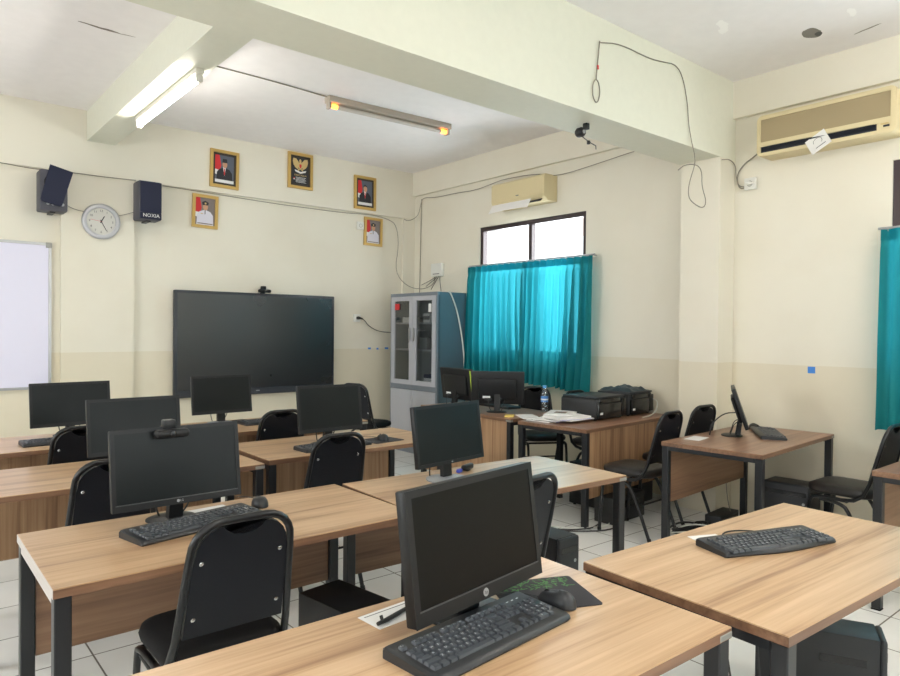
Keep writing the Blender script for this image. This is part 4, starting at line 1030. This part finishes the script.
cable('thin wire from the column to the wall socket', [(4.83, 2.612, 2.675), (4.95, 2.612, 2.70), (5.02, 2.60, 2.66), (5.03, 2.605, 2.58), (5.03, 2.58, 2.50), (5.035, 2.54, 2.49)], .0035)
cable('grey power cable from the large air conditioner down to the wall socket', [(5.0, 2.40, 2.735), (5.03, 2.45, 2.71), (5.035, 2.55, 2.66), (5.03, 2.60, 2.58), (5.035, 2.58, 2.48), (5.03, 2.52, 2.48), (5.025, 2.49, 2.50)], .005)
cable('wire along the ceiling feeding the dim lamp', [(1.63, 4.93, 3.293), (2.29, 4.93, 3.293), (2.82, 4.97, 3.293)], .005)
cable('black power cord from the back wall socket to the cabinet', [(4.262, 6.715, 1.50), (4.30, 6.70, 1.49), (4.37, 6.72, 1.42), (4.51, 6.72, 1.35), (4.75, 6.72, 1.34)], .0045, 'cabled')
cable('white cable hanging down the slate side of the cabinet', [(4.66, 5.60, 1.79), (4.69, 5.600, 1.78), (4.78, 5.600, 1.6), (4.84, 5.600, 1.38), (4.89, 5.600, 1.11), (4.90, 5.600, .80)], .008, 'cablew')
for i, (y, z) in enumerate(((6.55, 1.92), (6.46, 1.90), (6.36, 1.86), (6.17, 1.83))):
    cable('thin cable fanning out below the router, %s' % ['longest one', 'second one', 'third one', 'short vertical one'][i], [(5.02, 6.27-.03*i, 2.03), (5.01, 6.28-.03*i, 1.99), (5.02, y, z)], .0035, 'cabled')
rt = thing('wifi_router', 'small white router box on the wall above the cabinet', 'router', (XW, 6.25, 2.083))
MB().rbox(-.045, 0, -.10, .10, -.075, .08, .006).build('case', 'white', rt); MB().box(-.047, -.0449, -.06, .06, -.05, -.04).build('light_strip', 'print', rt, 0)
def socket(label, loc, rz, plug):
    t = thing('wall_socket', label, 'socket', loc, rz)   # faces -Y
    MB().rbox(-.045, .045, -.03, 0, -.045, .045, .006).build('plate', 'white', t)
    MB().lathe([(.022, -.0295), (.022, -.031), (.018, -.031), (.018, -.027)], 18, 'y').build('socket_ring', 'zinc', t)
    if plug: MB().tube([(0, -.03, 0), (0, -.06, 0), (.03, -.07, -.005), (.05, -.065, -.01)], [.016, .014, .009, .006], 8).build('plug', plug, t)
    return t
socket('white wall socket below the large air conditioner', (XW, 2.49, 2.505), -90, 'white')
socket('white wall socket with black plug between display and cabinet', (4.235, YW, 1.508), 0, 'cabled')
socket('small white box beside the right white uniform portrait', (4.27, YW, 2.585), 0, None)
o = MB().box(XW-.0015, XW, 2.012, 2.062, 1.095, 1.142).build('tape_scrap', 'tape'); tag(o, 'small scrap of blue tape stuck on the right wall', 'tape')
for i, (x, z, w) in enumerate(((4.40, 1.14, .04), (4.52, 1.135, .03), (4.64, 1.14, .05))):
    o = MB().box(x, x+w, YW-.0012, YW, z, z+.022).build('tape_scrap', 'tape'); tag(o, 'tiny blue tape scrap on the back wall beside the cabinet, %s' % ['left one', 'middle one', 'right one'][i], 'tape', 'blue scraps beside the cabinet')
# clamp with rod on beam
ba = thing('microphone_clamp', 'small black clamp with thin rod under the edge of the big beam', 'clamp', (3.43, 2.80, 2.70)); ba.scale = (.78, .78, .78)
MB().rbox(-.02, .02, -.06, -.02, -.05, 0, .004).build('clamp_arm', 'black', ba)
MB().lathe([(.03, -.035), (.04, -.02), (.04, .02), (.03, .035)], 14, 'y', (0, .02, -.06)).build('head', 'black', ba, 40)
MB().lathe([(.016, -.036), (.016, -.042)], 12, 'y', (0, .02, -.06)).build('lens', 'silver', ba)
MB().tube([(.02, .03, -.08), (.14, .045, -.105), (.24, .05, -.12), (.245, .05, -.15)], .004, 6).build('rod', 'black', ba)
MB().rbox(.125, .145, .03, .055, -.128, -.098, .003).build('rod_clip', 'black', ba)

cable('black cable curling behind the curved keyboard', [(2.16, 1.10, TZ+.005), (2.15, 1.15, TZ+.005), (2.22, 1.16, TZ+.005), (2.28, 1.12, TZ+.005), (2.30, 1.06, TZ+.005)], .0025, 'cabled')
# floor cables
rr = random.Random(21)
def floor_cable(label, pts, mat='cabled', r=.005): return cable(label, [(x, y, z) for x, y, z in pts], r, mat)
floor_cable('black cable bundle on the floor under the right wall desk', [(4.1, 2.50, .006), (4.25, 2.46, .012), (4.4, 2.30, .006), (4.55, 2.25, .02), (4.62, 2.35, .03), (4.45, 2.38, .012), (4.3, 2.36, .006)])
floor_cable('black cable loop on the floor at the foot of the right wall desk leg', [(4.2, 2.35, .006), (4.4, 2.20, .018), (4.5, 2.05, .006), (4.6, 1.92, .02)])
floor_cable('white cable crossing the dark bundle under the right wall desk', [(4.05, 2.62, .006), (4.2, 2.44, .03), (4.42, 2.27, .03), (4.55, 2.10, .012)], 'cablew')
floor_cable('tangled black cable in a heap under the right wall desk, nearest the column', [(4.15, 2.62, .006), (4.3, 2.60, .05), (4.45, 2.50, .02), (4.38, 2.42, .06), (4.25, 2.44, .03), (4.40, 2.56, .05), (4.60, 2.30, .03), (4.66, 2.24, .09), (4.50, 2.16, .05), (4.36, 2.26, .02)], 'cabled', .007)
floor_cable('thin white cable laid over the tangled heap under the right wall desk', [(4.12, 2.58, .012), (4.28, 2.50, .06), (4.36, 2.36, .05), (4.30, 2.28, .03), (4.46, 2.20, .06)], 'cablew', .005)
floor_cable('grey cable hanging behind the panel of the right wall desk', [(4.55, 2.40, .60), (4.60, 2.43, .4), (4.66, 2.44, .15), (4.72, 2.42, .012)], 'cable', .004)
floor_cable('white cable curling on the floor under the printer desk', [(3.5, 3.35, .006), (3.7, 3.02, .006), (3.9, 2.92, .012), (4.05, 3.0, .006), (4.15, 2.98, .02)], 'cablew')
floor_cable('black cable curling on the floor left of the printer desk leg', [(3.45, 3.5, .006), (3.55, 3.1, .006), (3.75, 2.95, .012), (3.9, 3.0, .006)])
floor_cable('second black cable on the tiles near the printer desk leg', [(3.40, 3.25, .006), (3.6, 2.98, .015), (3.85, 2.85, .006), (4.1, 2.93, .006)])
floor_cable('white cord dropping from the empty table to the tiles', [(2.75, 2.75, .55), (2.78, 2.8, .3), (2.85, 2.95, .03), (3.0, 3.1, .006)], 'cablew')
floor_cable('black cable hanging in the gap between the two foreground tables', [(1.62, .86, .66), (1.65, .84, .45), (1.70, .82, .2), (1.74, .86, .01)], 'cabled', .003)
floor_cable('thick black cable hanging beside the right foreground table leg', [(1.68, .80, .64), (1.66, .78, .5), (1.70, .74, .25), (1.78, .72, .01)], 'cabled', .004)
floor_cable('cable tangle hanging between the webcam table and its neighbour', [(1.56, 2.68, .60), (1.60, 2.72, .45), (1.55, 2.78, .40), (1.62, 2.80, .48), (1.58, 2.75, .2), (1.6, 2.8, .006)], 'cabled', .004)
floor_cable('white usb cord by the corner printer', [(4.60, 3.12, .701), (4.72, 3.14, .701), (4.86, 3.17, .72), (4.97, 3.22, .80), (4.99, 3.30, .82)], 'cablew', .004)
floor_cable('dark cord lying behind the far middle monitor', [(1.93, 4.80, .70), (2.0, 4.74, .715), (2.08, 4.76, .70), (2.18, 4.72, .705), (2.3, 4.76, .70)], 'cabled', .004)
floor_cable('blue dark cord of the edge-on monitor', [(4.33, 2.215, .85), (4.27, 2.27, .845), (4.19, 2.31, .78), (4.20, 2.33, .70)], 'cabled', .004)
ad = thing('power_adapter', 'black power adapter tangled in cables under the empty table', 'adapter', (1.62, 2.86, 0), 20); MB().rbox(-.06, .06, -.03, .03, 0, .035, .008).build('case', 'rubber', ad)
ps = thing('power_strip', 'dark power strip on the floor under the right wall desk', 'power strip', (4.30, 2.52, 0), -8); MB().rbox(-.16, .16, -.03, .03, 0, .035, .006).build('case', 'pc', ps)
for i in range(4): MB().lathe([(.018, .035), (.018, .0365)], 14, 'z', (-.11+i*.07, 0, 0)).build('outlet', 'rubber', ps)

# ------------------------------------------------------------------ light
def area(name, loc, rot, sx, sy, power, col):
    l = bpy.data.lights.new(name, 'AREA'); l.shape = 'RECTANGLE'; l.size = sx; l.size_y = sy; l.energy = power; l.color = col
    o = bpy.data.objects.new(name, l); COL.objects.link(o); o.location = loc; o.rotation_euler = rot; return o
area('daylight_window', (XW+.62, 4.80, 1.95), (0, R(90), 0), 1.9, 2.1, 120, (.93, .97, 1))
area('daylight_window', (XW+.62, .72, 1.95), (0, R(90), 0), 1.9, 2.2, 75, (.93, .97, 1))
area('daylight_window', (-.75, YF-.55, 1.9), (R(76), 0, 0), 2.6, 1.7, 28, (.96, 1, .97))
area('daylight_window', (2.6, YF-.55, 1.9), (R(76), 0, 0), 3.0, 1.7, 40, (.96, 1, .97))
area('daylight_window', (XL-.55, -.35, 1.9), (0, R(-76), 0), 1.7, 2.4, 45, (.99, .99, 1))
area('daylight_window', (XL-.55, 3.95, 1.9), (0, R(-76), 0), 1.7, 2.4, 115, (1, .98, .99))
wd = bpy.data.worlds.new('sky'); scn.world = wd; wd.use_nodes = True
bg = wd.node_tree.nodes['Background']; bg.inputs['Color'].default_value = (.92, .96, 1, 1); bg.inputs['Strength'].default_value = 2.2

# ------------------------------------------------------------------ camera
F_, yaw, pitch, roll = 677.627927, .696731753, .0120752397, .00908635143
cy, sy = math.cos(yaw), math.sin(yaw); cp, sp = math.cos(pitch), math.sin(pitch); cr, sr = math.cos(roll), math.sin(roll)
f = Vector((sy, cy, 0)); r = Vector((cy, -sy, 0)); u = Vector((0, 0, 1))
f2 = f*cp-u*sp; u2 = u*cp+f*sp; r3 = r*cr+u2*sr; u3 = u2*cr-r*sr
cam = bpy.data.cameras.new('camera'); cam.sensor_width = 36; cam.lens = F_/900*36; cam.clip_start = .05
co = bpy.data.objects.new('camera', cam); COL.objects.link(co)
mw = Matrix((r3, u3, -f2)).transposed().to_4x4(); mw.translation = Vector((0, 0, 1.38)); co.matrix_world = mw
scn.camera = co
scn.view_settings.view_transform = 'Standard'; scn.view_settings.look = 'None'; scn.view_settings.gamma = 1
scn.view_settings.use_curve_mapping = False; scn.view_settings.exposure = .56
scn.cycles.max_bounces = 10; scn.cycles.diffuse_bounces = 6; scn.cycles.transparent_max_bounces = 16
scn.cycles.sample_clamp_indirect = 8
